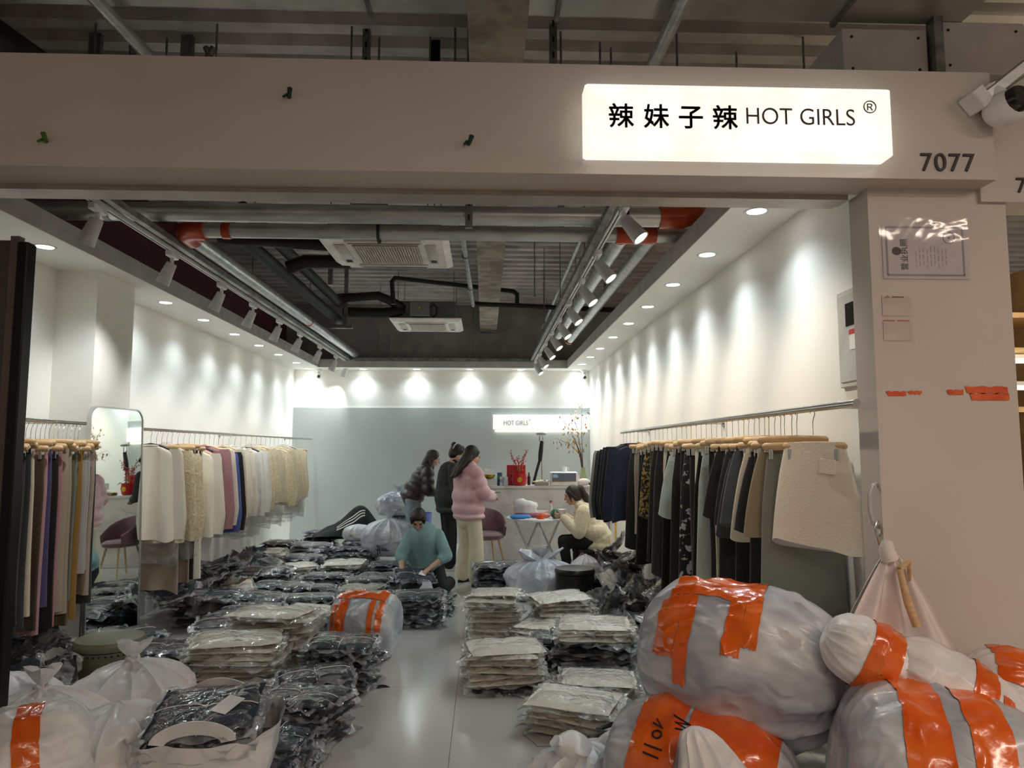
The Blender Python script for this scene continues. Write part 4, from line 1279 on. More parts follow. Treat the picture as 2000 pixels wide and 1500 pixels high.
for k, c in dict(black=(20, 20, 21), offblack=(32, 32, 34), charcoal=(52, 54, 58), slate=(70, 76, 84), navy=(30, 34, 56), cream=(226, 216, 192), ivory=(244, 238, 222), white=(238, 236, 230), khaki=(158, 148, 120), pink=(190, 146, 150),
                 rose=(178, 122, 130), brown=(74, 60, 44), olive=(98, 92, 66), teal=(104, 126, 126), mustard=(150, 114, 52), lilac=(76, 72, 116), blue=(88, 104, 176), greymarl=(176, 174, 170), taupe=(170, 156, 140), mint=(190, 200, 190),
                 sage=(132, 138, 128)).items():
    cloth(k, c)
cloth('lace', (228, 214, 178), (240, 230, 202), ns=38, bump=0.9, bs=60, lo=.45, hi=.55)
cloth('sequin', (22, 22, 24), (190, 180, 160), ns=70, lo=.70, hi=.74, rough=0.4)
cloth('floral', (26, 26, 28), (206, 204, 196), ns=22, lo=.56, hi=.6, detail=6)
cloth('goldtrim', (30, 28, 24), (170, 140, 60), ns=40, lo=.5, hi=.56)


def wavy_loft(mb, prof, folds, depth, seed, x0=0.0, n=36, amp=1.0, hang=0.0, lean=0.0):
    """hanging tube of cloth: prof = [(z, half width)], open at the hem"""
    rings = []
    z0, z1 = prof[0][0], prof[-1][0]
    for q, (z, w) in enumerate(prof):
        t = (z0 - z) / max(1e-6, z0 - z1)
        ring = []
        for k in range(n):
            a = 2 * math.pi * k / n
            x = w * math.copysign(abs(math.cos(a)) ** .75, math.cos(a))
            d = depth * (.55 + .45 * t)
            y = d * math.copysign(abs(math.sin(a)) ** .8, math.sin(a))
            y += amp * d * .75 * t ** .7 * math.sin(folds * x / max(w, .02) * 2.2 + seed + .6 * nz(x * 4, z * 2, seed))
            zz = z + (hang * .02 * math.sin(a * 2 + seed) + .012 * nz(x * 9, seed, 3)) * (q == len(prof) - 1)
            ring.append((x0 + x + lean * t, y, zz))
        rings.append(ring)
    mb.loft(rings, True, True)
    return mb


def lin_prof(pts, n=9):
    out = []
    for i in range(n):
        t = i / (n - 1)
        for (t0, w0, zz0), (t1, w1, zz1) in zip(pts[:-1], pts[1:]):
            if t <= t1 + 1e-9:
                f = (t - t0) / (t1 - t0)
                out.append((zz0 + (zz1 - zz0) * f, w0 + (w1 - w0) * f))
                break
    return out


def prof(z0, length, ws):
    n = len(ws) - 1
    return lin_prof([(i / n, w, z0 - length * i / n) for i, w in enumerate(ws)], 12)


_hm = {}


def hanger_meshes(kind):
    if kind in _hm:
        return _hm[kind]
    hook = MB().tube([(.0, .018 * math.cos(a), .018 * math.sin(a)) for a in [math.pi * (k / 8) * 1.25 - .8 for k in range(9)]][::-1] + [(0, .004, -.03), (0, 0, -.05), (0, 0, -.105)], .0022, 6)
    if kind == 'clip':
        bar = MB()
        pts = []
        rings = []
        for x in (-.175, -.165, -.12, -.04, .04, .12, .165, .175):
            h = .021 if abs(x) < .17 else .010
            rings.append([(x, .011 * math.cos(a), -.118 + h * math.sin(a) + .006 * (1 - abs(x) / .175)) for a in [2 * math.pi * k / 10 for k in range(10)]])
        bar.loft(rings)
        clip = MB().bx(-.011, .011, -.016, .016, -.185, -.130, .003).bx(-.004, .004, -.004, .004, -.145, -.12)
    else:
        bar = MB().tube([(-.20, 0, -.175), (-.17, 0, -.155), (-.08, 0, -.12), (0, 0, -.105), (.08, 0, -.12), (.17, 0, -.155), (.20, 0, -.175)], [.010, .013, .014, .014, .014, .013, .010], 10)
        clip = None
    _hm[kind] = (hook.mesh('hook', M_chrome), hook.mesh('hook', M_brass), bar.mesh('hanger_bar', M_wood), bar.mesh('hanger_bar', M_black), clip.mesh('clip', M_chrome) if clip else None)
    return _hm[kind]


def swing(y):
    return (0, -.022 * (1 + math.sin(y * 37.1)))


def hanger(x, y, z, rz, kind, label, group, dark=False, gold=False):
    hk_, hb, bw_, bb, cp = hanger_meshes(kind)
    dz = swing(y)[1]
    t = thing('clothes_hanger', label, 'hanger', (x, y, z), rz, group)
    put('hook', hb if gold else hk_, t)
    put('hanger_bar', bb if dark else bw_, t, (0, 0, dz))
    if cp:
        put('clip', cp, t, (-.13, 0, dz))
        put('clip', cp, t, (.13, 0, dz))
    return t


def garment(kind, x, y, z, rz, key, label, group, seed, bag=False, hem=None):
    dz = swing(y)[1]
    z += dz
    t = thing({'trousers': 'trousers', 'skirt': 'skirt', 'blouse': 'blouse', 'dress': 'long_skirt'}[kind], label, {'trousers': 'trousers', 'skirt': 'skirt', 'blouse': 'blouse', 'dress': 'skirt'}[kind], (x, y, z), rz, group)
    m = GM[key]
    top = -.155
    if kind == 'trousers':
        L_ = hem or RG.uniform(.96, 1.04)
        MB().loft([[(w * math.cos(a), .016 * math.sin(a), zz) for a in [2 * math.pi * k / 20 for k in range(20)]] for w, zz in ((.15, top), (.152, top - .045))]).build('waistband', m, t)
        for sd in (-1, 1):
            leg = MB()
            wavy_loft(leg, prof(top - .04, L_ - .04, [.078, .086, .084, .082, .084, .09]), 1.5, .028, seed + sd, x0=sd * .074, n=26, amp=.9)
            leg.build('leg', m, t, 60)
    elif kind == 'skirt':
        L_ = hem or RG.uniform(.40, .50)
        MB().loft([[(w * math.cos(a), .017 * math.sin(a), zz) for a in [2 * math.pi * k / 22 for k in range(22)]] for w, zz in ((.16, top), (.163, top - .04))]).build('waistband', m, t)
        wavy_loft(MB(), prof(top - .03, L_ - .03, [.172, .205, .23, .25, .265]), 1.6, .03, seed, hang=1, amp=.6).build('panel', m, t, 60)
    elif kind == 'dress':
        L_ = hem or RG.uniform(.9, 1.15)
        MB().loft([[(w * math.cos(a), .017 * math.sin(a), zz) for a in [2 * math.pi * k / 22 for k in range(22)]] for w, zz in ((.155, top), (.158, top - .04))]).build('waistband', m, t)
        wavy_loft(MB(), prof(top - .03, L_ - .03, [.158, .19, .2, .21, .22, .23]), 2.1, .032, seed, hang=1).build('panel', m, t, 60)
    else:
        L_ = hem or RG.uniform(.74, .84)
        b = MB()
        wavy_loft(b, [(-.120, .07), (-.135, .12), (-.175, .20), (-.22, .215)] + prof(-.27, L_ - .12, [.21, .215, .22, .23, .235]), 2.6, .045, seed, hang=1, amp=1.3).build('body', m, t, 60)
        for sd in (-1, 1):
            s = MB()
            wavy_loft(s, [(-.145, .05), (-.19, .065)] + prof(-.25, L_ - .10, [.066, .075, .08, .085, .05]), .9, .036, seed + sd * 2, x0=sd * .205, n=18, lean=sd * .055, amp=.5)
            s.build('sleeve', m, t, 60)
        MB().tube([(.075 * math.cos(a), .03 * math.sin(a), -.122 - .01 * math.sin(a)) for a in [2 * math.pi * k / 14 for k in range(15)]], .006, 6).build('collar', m, t)
    if bag:
        wavy_loft(MB(), [(-.07, .03), (-.12, .13), (-.19, .24)] + prof(-.30, .80, [.27, .28, .29, .28, .27]), 2.6, .05, seed + 4, n=40, hang=1).build('plastic_cover', COVER, t, 50)
    return t


COVER = film('garment_cover_film', (0.02, 0.26), (232, 234, 236), 7.0, 0.6, 22.0, 1.0, 0.16)
# ---- rails


def rail(label, x, y0, y1, z, r, m, ends):
    t = thing('clothes_rail', label, 'clothes rail', (x, 0, z))
    MB().cyl((0, y0, 0), (0, y1, 0), r, n=14).build('rod', m, t)
    sx = -1 if x < 0 else 1
    wx = (XL - x) if x < 0 else (XR - x)
    for y in ends:
        MB().cyl((0, y, 0), (wx, y, 0), .009, n=8).build('wall_bracket', m, t)
        MB().cyl((wx - sx * .006, y, 0), (wx, y, 0), .03, n=14).build('bracket_plate', m, t)
    return t


ZR = 1.80
rail('chromed trouser rail beside the dark door leaf', -2.93, 4.2, 5.34, 1.79, .014, M_chrome, (4.3, 5.2))
rail('chromed blouse rail along the white wall behind the mirror', -2.93, 6.2, 12.2, 1.775, .014, M_chrome, (6.6, 9.0, 11.9))
rail('thick steel skirt rail along the wall with the electrical box', 1.6, 3.0, 8.3, ZR, .018, M_chrome, (3.3, 5.4, 7.9))
# ---- trouser rail, from the doorway inwards
tr_l = ['ivory', 'black', 'rose', 'black', 'charcoal', 'charcoal', 'cream', 'brown', 'pink', 'lilac', 'black', 'rose', 'taupe', 'taupe', 'olive', 'teal', 'mustard', 'greymarl', 'greymarl', 'taupe', 'charcoal']
for i, k in enumerate(tr_l):
    y = 4.28 + i * .049
    rz = RAD(RG.uniform(-13, 13) - 4)
    o_ = ordn(i)
    g = 'trousers on the rail by the door leaf'
    garment('trousers', -2.93, y, 1.765, rz, k, k.replace('greymarl', 'pale grey') + ' trousers, ' + o_ + ' from the door leaf on the trouser rail', g, i * 1.7, hem=RG.uniform(.98, 1.20) if k != 'greymarl' else .82)
    h = hanger(-2.93, y, 1.765, rz, 'clip', 'wooden clip hanger, ' + o_ + ' from the door leaf on the trouser rail', 'hangers on the trouser rail')
for i in (5, 9, 14):
    y = 4.28 + i * .049
    p_ = put('price_card', MB().bx(-.035, .035, -.002, 0, -.13, 0).mesh('price_card', M_paper, False), None, (-2.86, y - .03, 1.50), (0, 0, RAD(-20)))
    tag(p_, 'white price card hanging on the ' + ordn(i) + ' trousers of the trouser rail', 'price card')
# ---- blouse rail from the mirror inwards
bl = [('blouse', 'ivory', 0), ('blouse', 'lace', 1), ('dress', 'taupe', 0), ('blouse', 'lace', 1), ('blouse', 'lace', 1), ('trousers', 'taupe', 0), ('trousers', 'black', 0), ('trousers', 'ivory', 0), ('blouse', 'ivory', 0), ('blouse', 'rose', 0), ('blouse', 'pink', 0),
      ('blouse', 'ivory', 0), ('blouse', 'blue', 0), ('blouse', 'offblack', 0), ('blouse', 'cream', 0), ('blouse', 'ivory', 1), ('blouse', 'ivory', 1), ('blouse', 'white', 1), ('blouse', 'white', 0), ('blouse', 'lace', 1), ('blouse', 'lace', 0),
      ('blouse', 'cream', 1), ('blouse', 'lace', 1), ('blouse', 'lace', 0), ('blouse', 'lace', 1), ('blouse', 'cream', 0), ('blouse', 'lace', 1), ('blouse', 'cream', 1), ('blouse', 'lace', 1), ('trousers', 'black', 0), ('trousers', 'ivory', 0)]
yb = 6.28
for i, (kd, k, bag) in enumerate(bl):
    yb += .105 if i < 5 else (.13 if i < 15 else .195)
    rz = RAD(RG.uniform(-12, 12) - 4)
    o_ = ordn(i)
    cn = {'lace': 'cream lace', 'offblack': 'dark'}.get(k, k)
    nm = {'blouse': 'blouse', 'dress': 'long skirt', 'trousers': 'trousers'}[kd]
    hm = (.5 if i == len(bl) - 2 else 1.22 if i < 9 else .9) if kd == 'trousers' else (1.24 if kd == 'dress' else RG.uniform(.76, .84) if i < 14 else RG.uniform(.64, .74))
    garment(kd, -2.93, yb, 1.75, rz, k, cn + ' ' + nm + (' in a clear cover' if bag else '') + ', ' + o_ + ' from the mirror on the blouse rail', 'clothes on the blouse rail', i * 2.3, bag=bool(bag), hem=hm)
    hanger(-2.93, yb, 1.75, rz, 'clip' if kd != 'blouse' else 'arm', ('black' if i % 9 == 0 else 'wooden') + ' hanger, ' + o_ + ' from the mirror on the blouse rail', 'hangers on the blouse rail', dark=(i % 9 == 0))
# ---- skirt rail, from the doorway pillar inwards
sk = [(3.42, 'skirt', 'ivory', -62, .50), (3.60, 'dress', 'sage', -58, 1.35), (3.66, 'skirt', 'khaki', -52, .46), (3.75, 'dress', 'black', -50, 1.3), (3.80, 'skirt', 'offblack', -48, .45), (3.88, 'skirt', 'cream', -45, .50), (3.96, 'dress', 'black', -42, 1.25), (4.02, 'skirt', 'slate', -44, .46),
      (4.10, 'skirt', 'charcoal', -42, .48), (4.18, 'skirt', 'offblack', -40, .46), (4.27, 'dress', 'black', -38, 1.25), (4.35, 'skirt', 'black', -36, .44), (4.44, 'trousers', 'cream', -30, 1.05), (4.55, 'trousers', 'black', -30, 1.1), (4.66, 'dress', 'mint', -28, 1.05), (4.76, 'dress', 'black', -26, 1.15),
      (4.87, 'trousers', 'ivory', -28, 1.1), (4.98, 'trousers', 'offblack', -26, 1.1), (5.10, 'dress', 'floral', -24, 1.2), (5.22, 'trousers', 'black', -24, 1.1), (5.34, 'dress', 'black', -24, 1.2), (5.48, 'skirt', 'mint', -24, .5), (5.60, 'dress', 'black', -22, 1.2), (5.74, 'trousers', 'cream', -22, .8),
      (5.90, 'dress', 'sequin', -20, 1.05), (6.05, 'dress', 'sequin', -20, .95), (6.20, 'trousers', 'brown', -20, 1.0), (6.35, 'dress', 'goldtrim', -20, .6), (6.5, 'dress', 'black', -18, 1.0), (6.65, 'trousers', 'offblack', -18, 1.0), (6.85, 'trousers', 'taupe', -18, .8), (7.02, 'dress', 'black', -16, .95),
      (7.2, 'blouse', 'navy', -16, .72), (7.4, 'blouse', 'offblack', -14, .75), (7.6, 'blouse', 'navy', -14, .72), (7.8, 'blouse', 'offblack', -14, .76), (8.0, 'blouse', 'charcoal', -12, .74), (8.18, 'blouse', 'greymarl', -12, .76)]
for i, (y, kd, k, a, hm) in enumerate(sk):
    o_ = ordn(i)
    cn = {'sequin': 'black sequinned', 'floral': 'black and white floral', 'goldtrim': 'dark gold patterned', 'offblack': 'soft black', 'greymarl': 'pale grey', 'mint': 'pale satin'}.get(k, k)
    nm = {'skirt': 'short skirt', 'dress': 'long skirt', 'trousers': 'trousers', 'blouse': 'top'}[kd]
    rz = RAD(a * .8 + RG.uniform(-12, 12) * (i > 0) - 12 * (i == 0))
    t = garment(kd, (1.6 if kd != 'blouse' else 1.52), y, ZR - .025 - (swing(y)[1] if i == 0 else 0) + .015 * (i == 0), rz, k, cn + ' ' + nm + ', ' + o_ + ' from the pillar on the skirt rail', 'clothes on the skirt rail', i * 1.9, hem=hm)
    hanger(1.6, y, ZR - .025, rz, 'arm' if kd == 'blouse' else 'clip', 'wooden hanger with a ' + ('brass' if i in (2, 6, 11, 21, 25) else 'steel') + ' hook, ' + o_ + ' from the pillar on the skirt rail', 'hangers on the skirt rail', gold=i in (2, 6, 11, 21, 25))
    if i == 0:
        MB().box((.09, -.026, -.27), (.085, .006, .075), Euler((0, RAD(6), 0)).to_matrix(), .003).build('pocket_flap', GM['ivory'], t)

# ================================================================== PEOPLE
M_skin = mat('skin', (214, 168, 142), (222, 178, 152), rough=0.5, ns=6, sub=0.1)
M_hair = mat('black_hair', (24, 19, 18), (38, 30, 27), rough=0.38, ns=16, stretch=(6, 6, 1), bump=0.5, bs=40)
M_hairb = mat('dark_brown_hair', (44, 32, 28), (58, 44, 38), rough=0.38, ns=16, stretch=(6, 6, 1), bump=0.5, bs=40)
M_eye = mat('eye_dark', (26, 18, 16), rough=0.2)
M_lip = mat('lip', (176, 96, 92), rough=0.45)


def blob(name, prims, m, parent, voxel=.012, smooth=5):
    mb = MB()
    for p in prims:
        if p[0] == 'c':
            mb.capsule(p[1], p[2], p[3], p[4] if len(p) > 4 else p[3], 14)
        else:
            rot = Euler(p[3]).to_matrix() if len(p) > 3 else None
            mb.ell(p[1], p[2], 16, 12, rot)
    o = mb.build(name, m)
    md = o.modifiers.new('r', 'REMESH')
    md.mode = 'VOXEL'
    md.voxel_size = voxel
    ms = o.modifiers.new('s', 'SMOOTH')
    ms.factor = 0.5
    ms.iterations = smooth
    bpy.context.view_layer.update()
    dg = bpy.context.evaluated_depsgraph_get()
    me = bpy.data.meshes.new_from_object(o.evaluated_get(dg))
    bpy.data.objects.remove(o)
    me.name = name
    me.materials.clear()
    me.materials.append(m)
    me.polygons.foreach_set('use_smooth', [True] * len(me.polygons))
    r = bpy.data.objects.new(name, me)
    col.objects.link(r)
    if parent:
        r.parent = parent
    return r


def hand_prims(w, d, nrm, side, curl=0.5):
    """palm, four unequal bent fingers and a thumb; d = finger direction, nrm = palm side"""
    w, d, nrm = V(w), V(d).normalized(), V(nrm).normalized()
    lat = d.cross(nrm).normalized() * side
    nrm = lat.cross(d).normalized() * side
    P = [('c', w, w + d * .03, .021, .022)]
    for q in (-1.5, -.5, .5, 1.5):
        P.append(('c', w + d * .015 + lat * q * .010, w + d * .078 + lat * q * .0165, .013, .0115))
    for q, ln in ((-1.5, .058), (-.5, .072), (.5, .078), (1.5, .068)):
        a = w + d * .080 + lat * q * .0185
        d1 = (d * math.cos(curl * .6) + nrm * math.sin(curl * .6) + lat * q * .05).normalized()
        b = a + d1 * ln * .5
        d2 = (d * math.cos(curl * 1.5) + nrm * math.sin(curl * 1.5)).normalized()
        c = b + d2 * ln * .5
        P += [('c', a, b, .0092, .0088), ('c', b, c, .0088, .0075)]
    t0 = w + d * .022 + lat * .022
    t1 = t0 + (d * .6 + lat * .75 + nrm * .3).normalized() * .034
    t2 = t1 + (d * .9 + lat * .1 + nrm * .5).normalized() * .030
    P += [('c', t0, t1, .0125, .0105), ('c', t1, t2, .0105, .0085)]
    return P


def head_prims(M):
    """head with jaw, nose, ears; M maps head space (y forward, z up, origin = skull centre)"""
    f = lambda p: M @ V(p)
    e = M.to_3x3().to_euler()
    return [('e', f((0, -.008, .012)), (.074, .094, .100), e), ('e', f((0, .022, -.045)), (.058, .066, .072), e), ('e', f((0, .048, -.088)), (.030, .030, .026), e),
            ('c', f((0, .084, .008)), f((0, .104, -.030)), .008, .0125), ('e', f((0, .086, -.064)), (.022, .012, .010), e), ('e', f((.03, .074, .028)), (.02, .014, .009), e), ('e', f((-.03, .074, .028)), (.02, .014, .009), e),
            ('e', f((.076, -.006, -.008)), (.010, .020, .030), e), ('e', f((-.076, -.006, -.008)), (.010, .020, .030), e), ('e', f((.036, .062, -.034)), (.024, .022, .024), e), ('e', f((-.036, .062, -.034)), (.024, .022, .024), e)]


def face_parts(M, parent):
    f = lambda p: M @ V(p)
    R3 = M.to_3x3().normalized()
    for sx in (-1, 1):
        MB().ell(f((sx * .031, .083, .006)), (.0135, .006, .0055), 10, 6, R3).build('eye', M_eye, parent)
        MB().tube([f((sx * .016, .091, .026)), f((sx * .032, .090, .031)), f((sx * .048, .080, .026))], .0032, 5).build('eyebrow', M_hair, parent)
    MB().ell(f((0, .094, -.066)), (.020, .007, .0065), 10, 6, R3).build('lips', M_lip, parent)


def HM(c, yaw=0, pitch=0, roll=0):
    return Matrix.Translation(V(c)) @ Euler((RAD(pitch), RAD(roll), RAD(yaw)), 'XYZ').to_matrix().to_4x4()


def person(label, loc, heading, J, M, hair, hair_m, clothes, curl=(.5, .5), hdir=None, hn=None):
    neck_b = V(J['neck'])
    hc = M.translation
    P = head_prims(M)
    P += [('c', neck_b, hc + (M.to_3x3() @ V((0, -.02, -.06))), .052, .046)]
    P += [('c', J['neck'], J['chest'], .07, .11), ('c', J['chest'], J['pelvis'], .12, .125)]
    for s, sd in (('l', -1), ('r', 1)):
        P += [('c', V(J['neck']) - V((0, 0, .04)), J['sh' + s], .05, .052), ('c', J['sh' + s], J['el' + s], .046, .037), ('c', J['el' + s], J['wr' + s], .037, .024)]
        d = hdir[s] if hdir else (V(J['wr' + s]) - V(J['el' + s]))
        n_ = hn[s] if hn else (0, 0, -1)
        P += hand_prims(J['wr' + s], d, n_, sd, curl[0 if s == 'l' else 1])
        P += [('c', J['hip' + s], J['kn' + s], .082, .052), ('c', J['kn' + s], J['an' + s], .05, .034), ('c', J['an' + s], J['toe' + s], .036, .028)]
    o = blob('person', P, M_skin, None, .0072, 3)
    o.location = loc
    o.rotation_euler = (0, 0, RAD(heading))
    tag(o, label, 'person')
    face_parts(M, o)
    hp = []
    for h in hair:
        if h[0] == 'c':
            hp.append(('c', M @ V(h[1]), M @ V(h[2]), h[3], h[4]))
        elif h[0] == 'e':
            e = (M.to_3x3() @ (Euler(h[3]).to_matrix() if len(h) > 3 else Matrix.Identity(3))).to_euler()
            hp.append(('e', M @ V(h[1]), h[2], e))
        else:
            hp.append(h[1])
    blob('hair', hp, hair_m, o, .009, 3)
    for nm, prims, m, vx, sm in clothes:
        blob(nm, prims, m, o, vx, sm)
    return o


def legs(J, r0, r1, r2, zc=.02):
    P = [('e', J['pelvis'], (.165, .125, .13))]
    for s in 'lr':
        P += [('c', J['hip' + s], J['kn' + s], r0, r1), ('c', J['kn' + s], V(J['an' + s]) + V((0, 0, zc)), r1, r2)]
    return P


def shoes(o, J, m, sole_m):
    for s in 'lr':
        a, t = V(J['an' + s]), V(J['toe' + s])
        sh = blob('shoe', [('c', a - V((0, 0, .01)), t, .046, .038), ('c', a + (a - t) * .3, a, .036, .044)], m, o, .009, 3)
        d = (t - a)
        d.z = 0
        if d.length > .01:
            d.normalize()
            lo = min(a.z, t.z) - .035
            MB().capsule(V((a.x, a.y, lo)) - d * .03, V((t.x, t.y, lo)) + d * .01, .036, .034).build('sole', sole_m, sh)


M_pink = mat('pink_puffer', (234, 180, 186), (242, 200, 204), rough=0.55, ns=7, bump=0.35, bs=14, sheen=.3)
M_creamtr = mat('cream_trouser_cloth', (222, 212, 184), (230, 220, 194), rough=0.85, ns=6, bump=0.2, bs=24)
M_greyj = mat('dark_grey_wool', (58, 60, 60), (70, 72, 72), rough=0.9, ns=30, bump=0.2, bs=80)
M_blk = mat('black_cloth', (18, 18, 20), (26, 26, 28), rough=0.8, bump=0.2, bs=30)
M_brownj = mat('brown_puffer', (58, 46, 44), (72, 58, 54), rough=0.4, ns=6, bump=0.3, bs=12)
M_jean = mat('pale_jeans', (136, 150, 156), (156, 168, 172), rough=0.85, ns=10, bump=0.2, bs=60)
M_teal = mat('teal_sweatshirt', (140, 176, 178), (152, 186, 188), rough=0.9, ns=5, bump=0.25, bs=18)
M_fleece = mat('cream_fleece', (240, 224, 188), (248, 234, 204), rough=0.95, ns=24, bump=0.6, bs=45, sheen=.4)
M_shoe = mat('white_sneaker', (214, 212, 210), rough=0.6)
M_shoed = mat('black_shoe', (24, 24, 26), rough=0.5)

CAP = [('e', (0, -.022, .030), (.088, .100, .098)), ('e', (0, -.045, -.01), (.084, .075, .09)), ('c', (.072, .03, .055), (.078, -.02, -.03), .018, .018), ('c', (-.072, .03, .055), (-.078, -.02, -.03), .018, .018)]
# ---- pink jacket
J = dict(neck=(0, 0, 1.385), chest=(0, -.01, 1.20), pelvis=(0, 0, .90), shl=(-.165, -.01, 1.335), shr=(.165, -.01, 1.335), ell=(-.25, .06, 1.07), elr=(.25, .06, 1.07), wrl=(-.10, .26, 1.02), wrr=(.10, .27, 1.03),
         hipl=(-.09, 0, .88), hipr=(.09, 0, .88), knl=(-.12, .03, .48), knr=(.15, .02, .48), anl=(-.14, 0, .09), anr=(.20, -.01, .09), toel=(-.15, .14, .05), toer=(.21, .13, .05))
M0 = HM((0, .045, 1.525), 0, -18)
jk = [('e', (0, -.01, 1.335), (.20, .135, .085)), ('e', (0, -.015, 1.22), (.232, .165, .14)), ('e', (0, -.015, 1.04), (.25, .182, .15)), ('e', (0, -.01, .89), (.258, .185, .12)), ('c', (-.05, -.01, 1.2), (-.05, -.01, .86), .158, .165), ('c', (.05, -.01, 1.2), (.05, -.01, .86), .158, .165), ('e', (0, 0, .80), (.255, .18, .055)),
      ('c', (-.05, 0, 1.385), (.05, 0, 1.385), .08, .08)]
for s, sd in (('l', -1), ('r', 1)):
    a, b, c = V(J['sh' + s]), V(J['el' + s]), V(J['wr' + s])
    jk += [('c', a, b, .082, .08), ('c', b, b.lerp(c, .9), .076, .06)] + [('e', a.lerp(b, t), (.096, .096, .092)) for t in (.1, .5, .92)] + [('e', b.lerp(c, t), (.078 - .012 * t, .083 - .012 * t, .078)) for t in (.2, .55, .88)]
p1 = person('person in a pink puffer jacket and cream trousers standing at the aisle', (-.19, 8.72, 0), -58, J, M0,
            CAP + [('e', (0, -.085, -.10), (.088, .05, .15)), ('c', (.05, -.06, -.05), (.06, -.16, -.24), .050, .03), ('c', (-.05, -.06, -.05), (-.06, -.16, -.24), .050, .03), ('c', (0, -.09, -.08), (.0, -.15, -.25), .052, .036), ('c', (.055, -.14, -.24), (.05, -.185, -.33), .03, .012), ('c', (-.05, -.14, -.24), (-.05, -.185, -.33), .03, .012), ('c', (0, -.15, -.25), (0, -.195, -.35), .034, .014)], M_hairb,
            [('jacket', jk, M_pink, .011, 12), ('trousers', legs(J, .098, .086, .098) + [('e', (0, -.005, .74), (.185, .135, .10))], M_creamtr, .012, 4)])
shoes(p1, J, M_shoed, M_shoed)
ph2 = thing('phone', 'black phone held by the person in pink', 'phone', (.13, 8.79, 1.07), RAD(-30))
MB().bx(-.036, .036, -.075, .075, 0, .009, .004).build('phone_body', M_blackm, ph2)
MB().bx(-.032, .032, -.07, .07, .009, .0096).build('screen', MATS['phone_screen'], ph2, False)
# ---- grey jacket
J = dict(neck=(0, .03, 1.40), chest=(0, .0, 1.22), pelvis=(0, -.03, .92), shl=(-.165, .02, 1.345), shr=(.165, .02, 1.345), ell=(-.22, .02, 1.08), elr=(.22, .03, 1.08), wrl=(-.12, .22, 1.02), wrr=(.12, .24, 1.03),
         hipl=(-.09, -.03, .90), hipr=(.09, -.03, .90), knl=(-.10, 0, .49), knr=(.10, 0, .49), anl=(-.10, -.02, .09), anr=(.10, -.02, .09), toel=(-.11, .12, .05), toer=(.11, .12, .05))
M0 = HM((0, .10, 1.545), -6, -26)
jk = [('e', (0, .01, 1.33), (.195, .12, .08)), ('c', (0, 0, 1.28), (0, -.02, .92), .165, .19), ('e', (0, -.02, 1.0), (.215, .165, .2)), ('e', (0, -.02, .80), (.215, .17, .07))]
for s in 'lr':
    jk += [('c', J['sh' + s], J['el' + s], .08, .068), ('c', J['el' + s], V(J['el' + s]).lerp(V(J['wr' + s]), .9), .066, .052)]
p2 = person('person in a dark grey jacket with hair clipped up, beside the one in pink', (-.47, 9.72, 0), -76, J, M0,
            CAP + [('e', (0, -.09, .085), (.045, .045, .045)), ('c', (0, .03, .1), (.05, .07, .05), .03, .02), ('c', (0, .03, .1), (-.05, .07, .05), .03, .02)], M_hair,
            [('jacket', jk, M_greyj, .012, 4), ('roll_neck', [('c', (0, .035, 1.39), (0, .05, 1.435), .065, .058)], M_blk, .01, 3), ('trousers', legs(J, .10, .085, .09), M_blk, .012, 4)])
shoes(p2, J, M_shoe, M_shoe)
MB().tube([M0 @ V((.05, -.07, .13)), M0 @ V((.06, -.09, .08)), M0 @ V((.06, -.085, .03))], .009, 6).build('hair_clip', M_white, p2)
# ---- brown jacket
J = dict(neck=(0, .17, 1.33), chest=(0, .08, 1.18), pelvis=(0, -.06, .93), shl=(-.165, .14, 1.285), shr=(.165, .14, 1.285), ell=(-.24, .14, 1.02), elr=(.24, .14, 1.02), wrl=(-.14, .36, .98), wrr=(.14, .36, .98),
         hipl=(-.09, -.05, .90), hipr=(.09, -.05, .90), knl=(-.10, 0, .49), knr=(.10, -.02, .49), anl=(-.10, -.04, .09), anr=(.10, -.06, .09), toel=(-.11, .1, .05), toer=(.11, .08, .05))
M0 = HM((0, .25, 1.475), -10, -22)
jk = [('e', (0, .14, 1.28), (.20, .14, .09), (RAD(-28), 0, 0)), ('e', (0, .09, 1.18), (.225, .165, .12), (RAD(-28), 0, 0)), ('e', (0, .01, 1.05), (.235, .18, .13), (RAD(-25), 0, 0)), ('c', (0, .1, 1.2), (0, -.04, .95), .15, .16), ('e', (0, -.05, .94), (.24, .18, .075), (RAD(-18), 0, 0)), ('c', (-.05, .18, 1.345), (.05, .18, 1.345), .08, .08)]
for s in 'lr':
    a, b, c = V(J['sh' + s]), V(J['el' + s]), V(J['wr' + s])
    jk += [('c', a, b, .078, .078), ('c', b, b.lerp(c, .9), .07, .058)] + [('e', a.lerp(b, t), (.088, .092, .088)) for t in (.1, .5, .92)] + [('e', b.lerp(c, t), (.073, .078, .072)) for t in (.2, .55, .88)]
p3 = person('person in a short brown puffer jacket and pale jeans leaning forward', (-.98, 10.25, 0), -74, J, M0,
            CAP + [('e', (0, -.08, -.12), (.088, .05, .16)), ('c', (.07, -.02, -.02), (.085, .02, -.22), .035, .015), ('c', (-.07, -.02, -.02), (-.085, .02, -.22), .035, .015)], M_hairb,
            [('jacket', jk, M_brownj, .012, 10), ('jeans', legs(J, .112, .098, .105), M_jean, .012, 4)])
shoes(p3, J, M_shoe, M_shoe)
